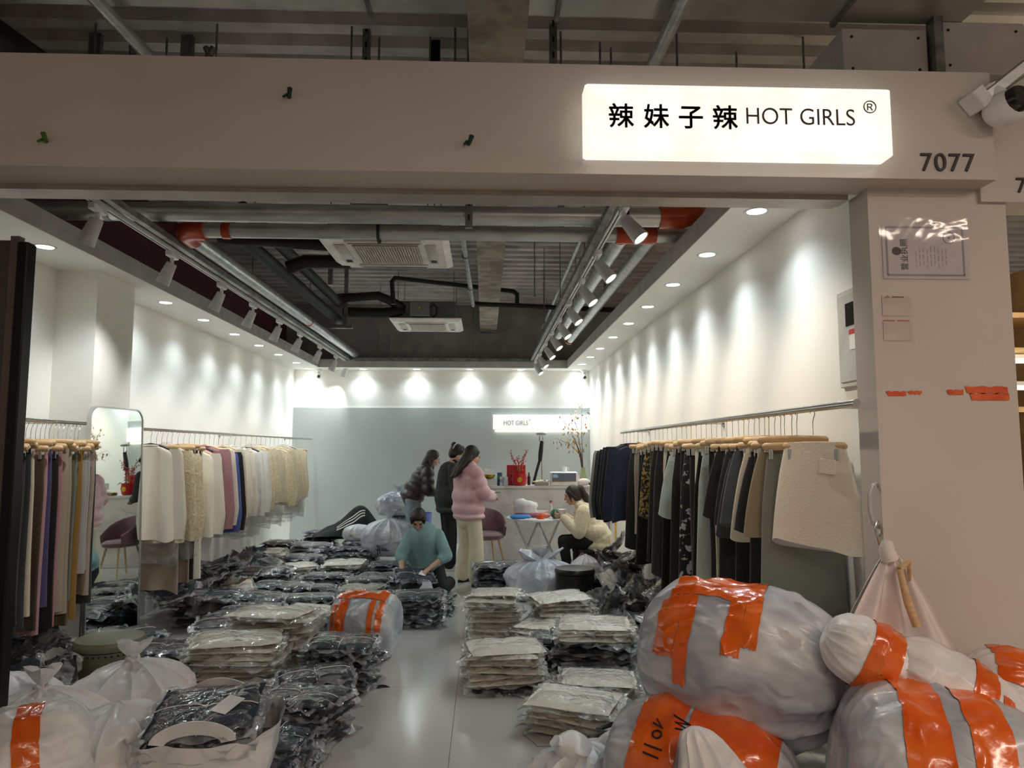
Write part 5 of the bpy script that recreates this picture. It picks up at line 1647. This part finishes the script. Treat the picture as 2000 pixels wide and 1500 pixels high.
# ---- teal sweatshirt, kneeling (facing the doorway)
J = dict(neck=(0, .06, .735), chest=(0, .0, .58), pelvis=(0, -.16, .32), shl=(-.15, .03, .665), shr=(.15, .03, .665), ell=(-.25, .10, .45), elr=(.24, .10, .45), wrl=(-.10, .26, .345), wrr=(.20, .28, .335),
         hipl=(-.10, -.14, .31), hipr=(.10, -.14, .31), knl=(-.20, .10, .10), knr=(.15, .12, .10), anl=(-.24, -.30, .07), anr=(.14, -.32, .07), toel=(-.27, -.40, .04), toer=(.14, -.42, .04))
M0 = HM((.055, .145, .845), 10, -44)
jk = [('c', (0, .03, .66), (0, -.12, .36), .155, .20), ('e', (0, .0, .66), (.165, .115, .08)), ('e', (0, -.08, .44), (.225, .18, .16)), ('e', (0, -.12, .30), (.20, .18, .08)), ('c', (-.03, .055, .735), (.03, .055, .735), .068, .068)]
for s in 'lr':
    a, b, c = V(J['sh' + s]), V(J['el' + s]), V(J['wr' + s])
    jk += [('c', a, b, .072, .074), ('c', b, b.lerp(c, .25), .074, .062)]
p4 = person('person in a loose teal sweatshirt kneeling among the packets', (-.66, 8.02, .0), 176, J, M0,
            CAP + [('e', (0, .03, .085), (.07, .06, .035)), ('e', (.0, -.075, -.02), (.08, .05, .09)), ('c', (.065, .06, .05), (.07, .055, -.01), .02, .01), ('c', (-.065, .06, .05), (-.07, .055, -.01), .02, .01), ('e', (0, -.12, .0), (.045, .05, .04))], M_hair,
            [('sweatshirt', jk, M_teal, .011, 4), ('trousers', legs(J, .10, .085, .075), M_blk, .012, 4)], curl=(.9, .9))
shoes(p4, J, M_shoe, M_shoe)
packet(-.74, 7.70, .265, .35, 'navy', 'navy bagged garment with a white tag in the kneeling person\'s hands', None, .95, .9, 1.0, (.30, .08), False, True, True)
# ---- cream fleece jacket, seated at the table
J = dict(neck=(0, .15, .895), chest=(0, .06, .72), pelvis=(0, -.08, .47), shl=(-.17, .11, .84), shr=(.17, .11, .84), ell=(-.23, .17, .60), elr=(.23, .16, .60), wrl=(-.10, .37, .775), wrr=(.09, .37, .775),
         hipl=(-.09, -.06, .47), hipr=(.09, -.06, .47), knl=(-.11, .36, .46), knr=(.11, .36, .46), anl=(-.12, .30, .09), anr=(.12, .30, .09), toel=(-.13, .44, .05), toer=(.13, .44, .05))
M0 = HM((0, .245, 1.03), 0, -16)
jk = [('c', (0, .09, .80), (0, -.07, .48), .15, .20), ('e', (0, .10, .82), (.195, .125, .085)), ('e', (0, -.02, .58), (.22, .18, .16)), ('e', (0, -.06, .42), (.215, .185, .09)), ('c', (-.04, .15, .90), (.04, .15, .90), .07, .07)]
for s in 'lr':
    a, b, c = V(J['sh' + s]), V(J['el' + s]), V(J['wr' + s])
    jk += [('c', a, b, .088, .085), ('c', b, b.lerp(c, .85), .082, .062)]
p5 = person('person in a cream fleece jacket eating at the white table', (1.34, 8.95, 0), 84, J, M0,
            CAP + [('e', (0, -.11, .055), (.035, .04, .04)), ('c', (0, -.12, .05), (0, -.155, -.10), .055, .04), ('c', (0, -.15, -.05), (0, -.17, -.22), .05, .015), ('c', (.06, .04, .05), (.075, .03, -.08), .014, .008), ('c', (-.06, .04, .05), (-.075, .03, -.08), .014, .008)], M_hairb,
            [('jacket', jk, M_fleece, .011, 4), ('leggings', legs(J, .095, .072, .055), M_blk, .012, 4)], curl=(.9, .9), hdir={'l': (.4, .9, .1), 'r': (-.4, .9, .1)}, hn={'l': (1, 0, .3), 'r': (-1, 0, .3)})
shoes(p5, J, M_shoed, M_shoed)
MB().cyl((.20, .12, .40), (.205, .125, .40), .012, n=10).build('button', M_blk, p5)

# ================================================================== FURNITURE AND SMALL THINGS
# studded olive pouf
M_olive = mat('olive_leather', (104, 104, 84), (112, 112, 92), rough=0.4, ns=5, bump=0.12, bs=70)
pf_ = thing('pouf', 'round olive leather pouf with a row of studs', 'pouf', (-2.36, 4.72, 0))
MB().lathe([(.18, .0), (.19, .01), (.195, .2), (.195, .36)], n=36).build('drum', M_olive, pf_)
MB().lathe([(.19, .36), (.205, .37), (.208, .395), (.195, .42), (.12, .432), (.001, .435)], n=36).build('cushion', M_olive, pf_)
stud = MB().ell((0, 0, 0), (.007, .004, .007), 8, 5).mesh('stud', mat('dark_stud', (50, 46, 38), rough=0.3, metal=0.8))
for k in range(36):
    a = 2 * math.pi * k / 36
    put('stud', stud, pf_, (.197 * math.cos(a), .197 * math.sin(a), .345), (0, 0, a + math.pi / 2))
M_leath = mat('black_leather', (22, 20, 20), (30, 28, 28), rough=0.32, ns=4, bump=0.1, bs=80)
for (x, y, lb) in ((.93, 7.45, 'round black leather pouf between the cream stack and milky bag'), (1.30, 8.98, 'round black leather pouf under the seated person')):
    t = thing('pouf', lb, 'pouf', (x, y, 0))
    MB().lathe([(.185, .0), (.195, .01), (.2, .2), (.2, .33)], n=32).build('drum', M_leath, t)
    MB().lathe([(.195, .33), (.208, .34), (.21, .36), (.195, .385), (.12, .395), (.001, .398)], n=32).build('cushion', M_leath, t)

# standing mirror
mr_ = thing('standing_mirror', 'tall rounded standing mirror with a thin silver frame before the pilaster', 'mirror', (-2.86, 5.75, 0), 0)
mr_.rotation_euler = (0, RAD(-1.5), RAD(-5))


def rrect(w, z0, z1, r, n=8):
    pts = []
    for (cx, cz, a0) in ((w - r, z1 - r, 0), (-w + r, z1 - r, 90)):
        for k in range(n + 1):
            a = RAD(a0 + 90 * k / n)
            pts.append((cx + r * math.cos(a), cz + r * math.sin(a)))
    pts += [(-w, z0), (w, z0)]
    return pts


W_ = .35
out_, in_ = rrect(W_, .02, 1.93, .10), rrect(W_ - .012, .032, 1.918, .09)
MB().loft([[(-.02, p[0], p[1]) for p in out_], [(.012, p[0], p[1]) for p in out_], [(.012, p[0], p[1]) for p in in_], [(.004, p[0], p[1]) for p in in_]], True, False).build('frame', mat('silver_frame', (200, 200, 198), rough=0.3, metal=0.9), mr_, 50)
m_ = MB()
m_.add([(.006, p[0], p[1]) for p in in_], [tuple(range(len(in_)))])
m_.build('mirror_glass', mat('mirror_silver', (226, 232, 228), (228, 234, 230), rough=0.015, metal=1.0), mr_, False)

# sales desk
M_marble = mat('white_marble', (196, 192, 188), (214, 210, 206), rough=0.3, ns=2.2, detail=9, lo=.42, hi=.5)
dk_ = thing('sales_desk', 'long white marble sales desk before the rear wall', 'desk', (.85, 10.8, 0))
MB().bx(-.97, .97, -.3, .28, 0, 1.03, .004).build('carcass', M_marble, dk_)
MB().bx(-.98, .975, -.315, .30, 1.03, 1.07, .004).build('worktop', M_marble, dk_)
vn = MB()
rv = random.Random(9)
for q in range(7):
    x, z = rv.uniform(-.9, .7), rv.uniform(.2, .95)
    pts = []
    for e in range(7):
        pts.append((x, -.3012, z))
        x += rv.uniform(.05, .12)
        z += rv.uniform(-.02, .07)
        if x > .95 or z > 1.02:
            break
    if len(pts) > 2:
        vn.tube(pts, .0018, 4)
vn.build('marble_vein', mat('vein_grey', (168, 162, 156)), dk_)
ZT = 1.07
# light sign on the rear wall
bs_ = thing('wall_sign', 'slim lit lightbox sign on the grey rear wall', 'sign', (.98, YB - .03, 2.07))
MB().bx(-.84, .84, -.05, 0, -.125, .125, .006).build('lightbox', mat('inner_sign_lit', (255, 252, 245), rough=0.4, emit=0.35), bs_)
text('sign_lettering', 'HOT GIRLS', mat('grey_letters', (96, 90, 84)), .115, (-.66, -.052, -.05), R90, bs_, .002, 'LEFT', -0.0006, 0.75)
text('sign_mark', '\u00ae', MATS['grey_letters'], .05, (-.22, -.052, .02), R90, bs_, .001)
lamp('rear_sign_glow', 'AREA', (0, -.002, -.135), 1.6, (1, .93, .8), bs_, (0, .25, -1), shape='RECTANGLE', size=1.6, size_y=.03)

# on the desk
M_red2 = mat('lacquer_red', (196, 28, 34), (206, 38, 42), rough=0.3)
for i in range(6):
    c = [(206, 206, 212), (150, 146, 170), (226, 224, 220), (170, 168, 190), (214, 210, 206), (120, 116, 140)][i]
    b = thing('magazine', ['pale grey', 'mauve', 'white', 'lilac', 'off white', 'purple grey'][i] + ' magazine in the pile on the desk', 'magazine', (.06 + .01 * (i % 2), 10.62, ZT + i * .016), RAD(3 * (i % 3) - 3))
    MB().bx(-.11, .11, -.08, .08, 0, .002).bx(-.11, .11, -.08, .08, .012, .014).build('cover', mat('magazine_cover%d' % i, c, rough=0.4), b, False)
    MB().bx(-.107, .107, -.078, .078, .002, .012).build('pages', M_paper, b, False)
t = thing('gift_bowl', 'gold foil bowl lying on the magazines', 'bowl', (.07, 10.62, ZT + .1))
MB().lathe([(.03, 0), (.06, .005), (.085, .03), (.088, .06), (.08, .058), (.06, .02), (.001, .015)], n=20).build('bowl', mat('gold_foil', (196, 162, 60), rough=0.25, metal=0.9, bump=.6, bs=30), t)
MB().box((0, .03, .10), (.14, .004, .09), Euler((RAD(-15), RAD(8), 0)).to_matrix()).build('paper_liner', M_paper, t, False)
for i, (x, c, w, h, lb) in enumerate(((.22, (38, 92, 120), .07, .19, 'blue and green card box standing on the desk'), (.25, (190, 192, 196), .055, .13, 'pale folded card leaning on the desk'), (.31, (176, 180, 192), .06, .13, 'grey blue card standing on the desk'))):
    t = thing('greeting_card', lb, 'card', (x, 10.6 - .03 * i, ZT), RAD(8 * i - 8))
    MB().box((0, 0, h / 2), (w, .02, h), Euler((RAD(-8), 0, 0)).to_matrix()).build('card', mat('card_ink%d' % i, c, rough=.5), t, False)
    MB().box((0, -.014, h * .62), (w * .7, .004, h * .3), Euler((RAD(-8), 0, 0)).to_matrix()).build('printed_panel', mat('card_panel%d' % i, (c[0] // 2 + 90, c[1] // 2 + 80, c[2] // 2 + 70)), t, False)
t = thing('gift_box', 'flat red gift box standing behind the berry pot', 'box', (.47, 10.72, ZT))
MB().bx(-.14, .14, -.015, .015, 0, .30, .004).build('box', M_red2, t)
MB().tube([(.03 * math.cos(a) - .07, -.017, .19 + .03 * math.sin(a)) for a in [2 * math.pi * k / 10 for k in range(11)]], .004, 5).build('gold_emblem', MATS['gold_foil'], t)
pt = thing('berry_pot', 'red pot with a gold medallion full of red berry sprigs', 'plant pot', (.51, 10.58, ZT))
MB().lathe([(.085, 0), (.10, .02), (.115, .1), (.105, .16), (.11, .18), (.10, .18), (.095, .15), (.001, .14)], n=28).build('pot', M_red2, pt)
MB().lathe([(.0, 0), (.036, 0), (.038, .006), (.0, .008)], (0, -.115, .09), 20, Euler((RAD(90), 0, 0)).to_matrix()).build('medallion', MATS['gold_foil'], pt)
rb2 = random.Random(4)
berry = MB().ell((0, 0, 0), (.0095, .0095, .0095), 7, 5).mesh('berry', mat('berry_red', (186, 22, 38), (210, 40, 54), rough=0.3))
for q in range(9):
    a = 2 * math.pi * q / 9 + .3
    ex, ey, h = .15 * math.cos(a) * rb2.uniform(.7, 1.1), .07 * math.sin(a), rb2.uniform(.28, .42) if q % 4 else .46
    pts = [V((.03 * math.cos(a), .03 * math.sin(a), .14)), V((ex * .5, ey * .5, .14 + h * .5)), V((ex, ey, .05 + h))]
    sp = MB().tube(pts, .003, 5).build('sprig', mat('twig_brown', (92, 60, 42)), pt)
    for e in range(9):
        tt = .2 + .8 * e / 8
        p = pts[0].lerp(pts[1], min(1, tt * 2)) if tt < .5 else pts[1].lerp(pts[2], tt * 2 - 1)
        put('berry', berry, sp, p + V((rb2.uniform(-.022, .022), rb2.uniform(-.02, .02), rb2.uniform(-.01, .015))))
for q in range(8):
    a = rb2.uniform(0, 6.28)
    MB().tube([(.0, .0, .15), (.03 * math.cos(a), .03 * math.sin(a), .30), (.06 * math.cos(a), .03, .40)], [.002, .0015, .0008], 4).build('dry_grass', mat('dry_grass', (206, 176, 116)), pt)
leafm = MB().grid(lambda u, v: ((v - .5) * .05 * math.sin(math.pi * u), -.01 * math.sin(math.pi * u), u * .09), 6, 2).mesh('leaf', mat('bronze_leaf', (126, 84, 56), rough=.4))
for q, a in enumerate((2.4, 2.9, 3.6, .6)):
    put('leaf', leafm, pt, (.09 * math.cos(a), -.06, .10 + .03 * q), (RAD(60), RAD(150 + 20 * q), a))
# steamer
stm = thing('garment_steamer', 'handheld garment steamer on its pole behind the desk', 'steamer', (.86, 11.02, 0))
MB().cyl((.03, 0, 0), (.02, 0, 1.75), .012, n=10).build('pole', M_chrome, stm)
MB().tube([(-.12, -.02, 1.05), (-.06, -.02, 1.28), (-.01, -.02, 1.45)], .022, 10).build('hose', M_black, stm)
MB().tube([(-.01, -.02, 1.42), (.0, -.025, 1.55), (.02, -.03, 1.73)], [.030, .036, .028], 12).build('grip', M_black, stm)
hd2 = MB().ell((.01, -.04, 1.84), (.082, .03, .026), 20, 8).build('steam_head', mat('steamer_grey', (186, 188, 186), rough=.35), stm)
for q in range(9):
    MB().ell((-.05 + q * .015, -.07, 1.842), (.004, .003, .007), 6, 4).build('steam_hole', M_black, hd2)
MB().tube([(-.02, -.03, 1.73), (-.015, -.035, 1.81)], .008, 6).build('neck', M_chrome, stm)
MB().tube([(.04, -.03, 1.73), (.035, -.035, 1.81)], .008, 6).build('neck', M_chrome, stm)
MB().lathe([(.12, 0), (.13, .02), (.12, .22), (.001, .25)], (.03, .05, 0), 18).build('water_tank', M_black, stm)
# tissue, printer, cup, jug
t = thing('tissue_pack', 'open tissue pack with yellow paper on the desk', 'tissue pack', (.84, 10.58, ZT), RAD(4))
MB().bx(-.10, .10, -.06, .06, 0, .045, .006).build('pack', mat('pack_tan', (150, 130, 106), rough=.5), t)
MB().grid(lambda u, v: (-.13 + .26 * u, -.06 + .12 * v, .05 + .035 * abs(nz(u * 4, v * 3, 2)) + .02 * math.sin(3 * u)), 12, 6).build('paper', mat('yellow_paper', (240, 228, 168), rough=.7), t, 80)
t = thing('label_printer', 'white and grey label printer on the desk', 'printer', (1.17, 10.62, ZT), RAD(-2))
MB().bx(-.20, .20, -.14, .14, 0, .065, .01).build('base', mat('printer_beige', (224, 212, 200), rough=.4), t)
MB().bx(-.20, .20, -.13, .14, .065, .20, .012).build('case', M_white, t)
d_ = MB().bx(-.175, .175, -.136, -.128, .075, .185).build('front_panel', mat('printer_grey', (98, 102, 112), rough=.35), t, False)
MB().bx(-.165, -.09, -.138, -.135, .12, .165).build('sticker', mat('blue_sticker', (150, 180, 210)), d_, False)
MB().bx(-.17, .17, -.142, -.13, .062, .072).build('paper_slot', M_chrome, t, False)
t = thing('mug', 'white mug standing on the label printer', 'mug', (1.19, 10.64, ZT + .2))
MB().lathe([(.03, 0), (.035, .005), (.037, .075), (.034, .075), (.031, .01), (.001, .008)], n=18).build('cup', M_white, t)
MB().tube([(.035, 0, .06), (.06, 0, .055), (.06, 0, .025), (.035, 0, .02)], .005, 6).build('mug_handle', M_white, t)
t = thing('glass_bottle', 'small dark bottle standing behind the red pot on the desk', 'bottle', (.66, 10.7, ZT))
MB().lathe([(.022, 0), (.024, .01), (.024, .12), (.01, .15), (.01, .19), (.001, .19)], n=14).build('bottle', mat('brown_glass', (70, 34, 20), rough=.15), t)
t = thing('water_jug', 'smoky plastic water jug at the end of the desk', 'jug', (1.71, 10.62, ZT))
MB().lathe([(.07, 0), (.075, .01), (.08, .2), (.085, .22), (.078, .22), (.07, .02), (.001, .012)], n=22).build('jug', mat('smoky_plastic', (60, 58, 56), rough=.12), t)
MB().tube([(.08, 0, .19), (.115, 0, .17), (.115, 0, .08), (.08, 0, .05)], .008, 6).build('jug_handle', M_black, t)
t = thing('paper_cup', 'pink and white paper cup beside the branch vase', 'cup', (1.39, 10.72, ZT))
MB().lathe([(.028, 0), (.036, .15), (.033, .15), (.026, .005), (.001, .004)], n=16).build('cup', mat('cup_pink', (228, 206, 202), (206, 120, 120), rough=.5, ns=14, lo=.5, hi=.55), t)
t = thing('crumpled_bag', 'crumpled pale plastic bag on the desk beside the printer', 'bag', (1.47, 10.6, ZT), 0)
MB().ell((0, 0, .05), (.10, .06, .055), 18, 10).build('bag', mat('pinkish_film', (226, 208, 200), (238, 224, 216), rough=.4, bump=.9, bs=12), t)
t = thing('power_adapter', 'black adapter with a dangling cable at the desk edge', 'adapter', (1.56, 10.5, ZT + .01))
MB().bx(-.03, .03, -.02, .03, 0, .035, .005).build('plug', M_black, t)
MB().tube([(.02, -.02, .01), (.04, -.04, -.05), (.0, -.03, -.18), (-.05, -.03, -.3), (-.03, -.03, -.42)], .004, 6).build('cable', M_black, t)
# branch vase
bv = thing('branch_vase', 'glass vase with tall dry leafy branches on the desk', 'vase', (1.50, 10.86, ZT))
MB().lathe([(.05, 0), (.06, .02), (.065, .12), (.04, .2), (.035, .26), (.032, .26), (.035, .2), (.058, .12), (.054, .03), (.001, .02)], n=20).build('vase', mat('green_glass', (150, 160, 120), rough=.1, coat=.5), bv)
rbr = random.Random(8)
leaf2 = MB().grid(lambda u, v: ((v - .5) * .026 * math.sin(math.pi * u), -.006 * math.sin(math.pi * u), u * .055), 5, 2).mesh('leaf', mat('dry_leaf', (176, 138, 84), (196, 158, 100), rough=.6, vary=.2))
M_twig = mat('dark_twig', (74, 58, 44))
for q, (dx, h) in enumerate(((-.16, 1.12), (-.32, 1.0), (-.02, 1.22), (-.24, .92), (-.42, .82))):
    p0 = V((0, 0, .05))
    pts = [p0, V((dx * .10 - .01, 0, .45)), V((dx * .45 - .02, -.02, h * .75)), V((dx, -.03 * q, h))]
    if q in (3, 4):
        pts[3] = V((dx, -.03, h - .12))
    br = MB().tube(pts, [.006, .005, .0035, .0015], 6).build('branch', M_twig, bv)
    for e in range(20):
        tt = .45 + .55 * e / 19
        sg_ = min(2, int(tt * 3))
        p = pts[sg_].lerp(pts[sg_ + 1], tt * 3 - sg_)
        off = V((rbr.uniform(-.10, .10), rbr.uniform(-.04, .04), rbr.uniform(-.12, .06)))
        put('leaf', leaf2, br, p + off, (rbr.uniform(2.0, 3.6), rbr.uniform(-.5, .5), rbr.uniform(0, 6.28)))
        if e % 3 == 0:
            MB().tube([p, p + off * .6 + V((0, 0, .02)), p + off], .0012, 4).build('twig', M_twig, br)
# ---- round folding table
tb = thing('folding_table', 'round white folding table with crossed legs before the desk', 'table', (.69, 9.3, 0))
MB().lathe([(.40, .705), (.415, .71), (.415, .728), (.405, .733), (.001, .733)], n=48).build('table_top', M_white, tb)
for ox, sy in ((-.15, -.12), (.15, .12)):
    for sx in (-1, 1):
        MB().box((ox, sy + .012 * sx, .36), (.030, .018, .77), Euler((0, RAD(sx * 24), 0)).to_matrix(), .004).build('leg', mat('table_leg_white', (206, 204, 200), rough=.35), tb)
MB().cyl((-.15, -.12, .36), (.15, .12, .36), .008, n=8).build('pivot_bar', M_chrome, tb)
for sx in (-1, 1):
    MB().cyl((sx * .2, -.2, .69), (sx * .2, .2, .69), .01, n=8).build('cross_bar', MATS['table_leg_white'], tb)
ZB = .733
t = thing('plastic_bag', 'crumpled white carrier bag standing on the folding table', 'bag', (.55, 9.28, ZB))
rg = []
for r, z in ((.8, 0), (1.0, .02), (1.02, .07), (.94, .11), (1.0, .15), (.9, .19), (.5, .215), (.05, .22)):
    rg.append([(.155 * r * math.cos(a) * (1 + .18 * nz(math.cos(a) * 2, math.sin(a) * 2, z * 14)) + z * .0 - .16 * z, .10 * r * math.sin(a) * (1 + .18 * nz(math.cos(a) * 3, math.sin(a) * 3, z * 14 + 4)), z * (1 - .08 * math.cos(a) * (z > .1) + .12 * nz(math.cos(a) * 2, math.sin(a) * 2, 3))) for a in [2 * math.pi * k / 36 for k in range(36)]])
MB().loft(rg).build('bag_body', mat('thin_white_bag', (232, 230, 222), (240, 238, 232), rough=.4, bump=.6, bs=14), t, 70)
t = thing('shirt_pack', 'blue folded shirt pack at the rim of the table', 'garment', (.45, 9.06, ZB), RAD(5))
MB().bx(-.13, .13, -.06, .06, 0, .05, .02).build('folded_cloth', mat('bright_blue', (60, 140, 206), (72, 152, 216), rough=.6, bump=.3, bs=20), t)
t = thing('shirt_pack', 'plum coloured folded cloth under the carrier bag', 'garment', (.56, 9.2, ZB), RAD(-3))
MB().bx(-.19, .22, -.05, .06, 0.0, .06, .02).build('folded_cloth', mat('plum', (140, 66, 90), (170, 96, 120), rough=.6, ns=8), t)
t = thing('tape_roll', 'orange tape roll standing at the table rim', 'tape', (.70, 9.02, ZB))
MB().lathe([(.028, 0), (.05, 0), (.05, .05), (.028, .05), (.028, 0)], n=26).build('roll', mat('orange_roll', (232, 92, 40), rough=.35), t)
t = thing('snack_bag', 'red orange snack bag lying behind the tape roll', 'snack bag', (.74, 9.18, ZB), RAD(-12))
MB().ell((0, 0, .03), (.11, .06, .035), 16, 8).build('bag', mat('snack_orange', (226, 84, 50), (236, 140, 120), rough=.35, ns=9, bump=.4, bs=20), t)
t = thing('takeaway_bag', 'green leafy takeaway bag on the table by the seated person', 'bag', (.90, 9.08, ZB), 0)
MB().ell((0, 0, .06), (.07, .05, .065), 16, 9).build('bag', mat('green_print', (26, 96, 70), (60, 140, 100), rough=.4, ns=16, bump=.7, bs=18), t)
MB().lathe([(.045, .0), (.06, .05), (.062, .075), (.057, .075), (.001, .06)], (.07, .0, .04), 18).build('bowl', M_white, t)
t = thing('drink_bottle', 'clear drink bottle with a red cap on the table', 'bottle', (.86, 9.34, ZB))
MB().lathe([(.02, 0), (.026, .01), (.026, .12), (.012, .16), (.012, .18), (.001, .18)], n=14).build('bottle', mat('bottle_clear', (210, 202, 196), rough=.1), t)
MB().cyl((0, 0, .178), (0, 0, .205), .017, n=12).build('cap', mat('cap_red', (196, 40, 50), rough=.4), t)
t = thing('food_box', 'clear plastic food box behind the carrier bag', 'food box', (.76, 9.45, ZB), RAD(-6))
MB().bx(-.12, .12, -.07, .07, 0, .07, .02).build('box', mat('hazy_plastic', (204, 190, 180), (216, 204, 196), rough=.2), t)
t = thing('paper_sheet', 'white paper sheet at the table rim', 'paper', (.58, 9.0, ZB + .002), RAD(18))
MB().grid(lambda u, v: (-.08 + .16 * u, -.05 + .1 * v, .012 * math.sin(3 * u) * v), 6, 4).build('sheet', M_paper, t)
t = thing('chopsticks', 'pair of pale chopsticks lying over the food box edge', 'chopsticks', (.84, 9.36, ZB + .05), RAD(30))
MB().tube([(-.1, 0, 0), (.1, 0, .04)], .004, 5).build('stick', M_wood, t)
MB().tube([(-.1, .014, 0), (.1, .02, .04)], .004, 5).build('stick', M_wood, t)
tag(MB().tube([(.70, 8.90, .72), (.705, 8.89, .55), (.715, 8.89, .3), (.72, 8.9, .02), (.9, 9.0, .008)], .004, 6).build('charging_cable', M_white, None), 'thin white cable hanging from the table edge', 'cable')
# ---- mauve tub chair behind the person in pink
ch = thing('tub_chair', 'mauve upholstered tub chair with wooden legs behind the person in pink', 'chair', (.02, 9.75, 0), RAD(20))
M_mauve = mat('mauve_velvet', (120, 84, 92), (136, 98, 106), rough=.7, sheen=.4, bump=.1, bs=60)
MB().lathe([(.001, .40), (.2, .40), (.24, .42), (.245, .46), (.2, .49), (.001, .50)], n=28).build('seat', M_mauve, ch)
rg = []
for k in range(15):
    a = RAD(-35 + 250 * k / 14)
    hgt = .30 * max(.25, math.sin(math.pi * k / 14) ** .6)
    c_, s_ = math.cos(a), math.sin(a)
    rg.append([(.235 * c_, .235 * s_, .44), (.27 * c_, .27 * s_, .45), (.285 * c_, .285 * s_, .48 + hgt), (.262 * c_, .262 * s_, .50 + hgt), (.245 * c_, .245 * s_, .48 + hgt)])
MB().loft(rg).build('backrest', M_mauve, ch)
for sx in (-1, 1):
    for sy in (-1, 1):
        MB().cyl((sx * .13, sy * .13, .41), (sx * .21, sy * .21, 0), .017, .011, 10).build('leg', M_wood, ch)
# paper bags by the mirror's reflection side: a green carrier and a purple bin near the rear wall
t = thing('storage_bin', 'small blue violet bin behind the marked bags', 'bin', (-.93, 11.3, 0))
MB().lathe([(.09, 0), (.11, .62), (.105, .62), (.085, .01), (.001, .008)], n=20).build('bin', mat('bin_violet', (120, 128, 200), rough=.4), t)
t = thing('brush', 'yellow handled brush standing by the wall beyond the seated person', 'brush', (1.70, 9.3, 0))
MB().cyl((0, 0, .1), (0, 0, .75), .012, n=8).build('brush_pole', mat('yellow_plastic', (226, 170, 30), rough=.4), t)
MB().ell((0, 0, .70), (.03, .03, .06), 10, 6).build('grip', MATS['yellow_plastic'], t)
MB().bx(-.05, .05, -.12, .12, 0, .1, .02).build('head', mat('brush_black', (30, 30, 30)), t)
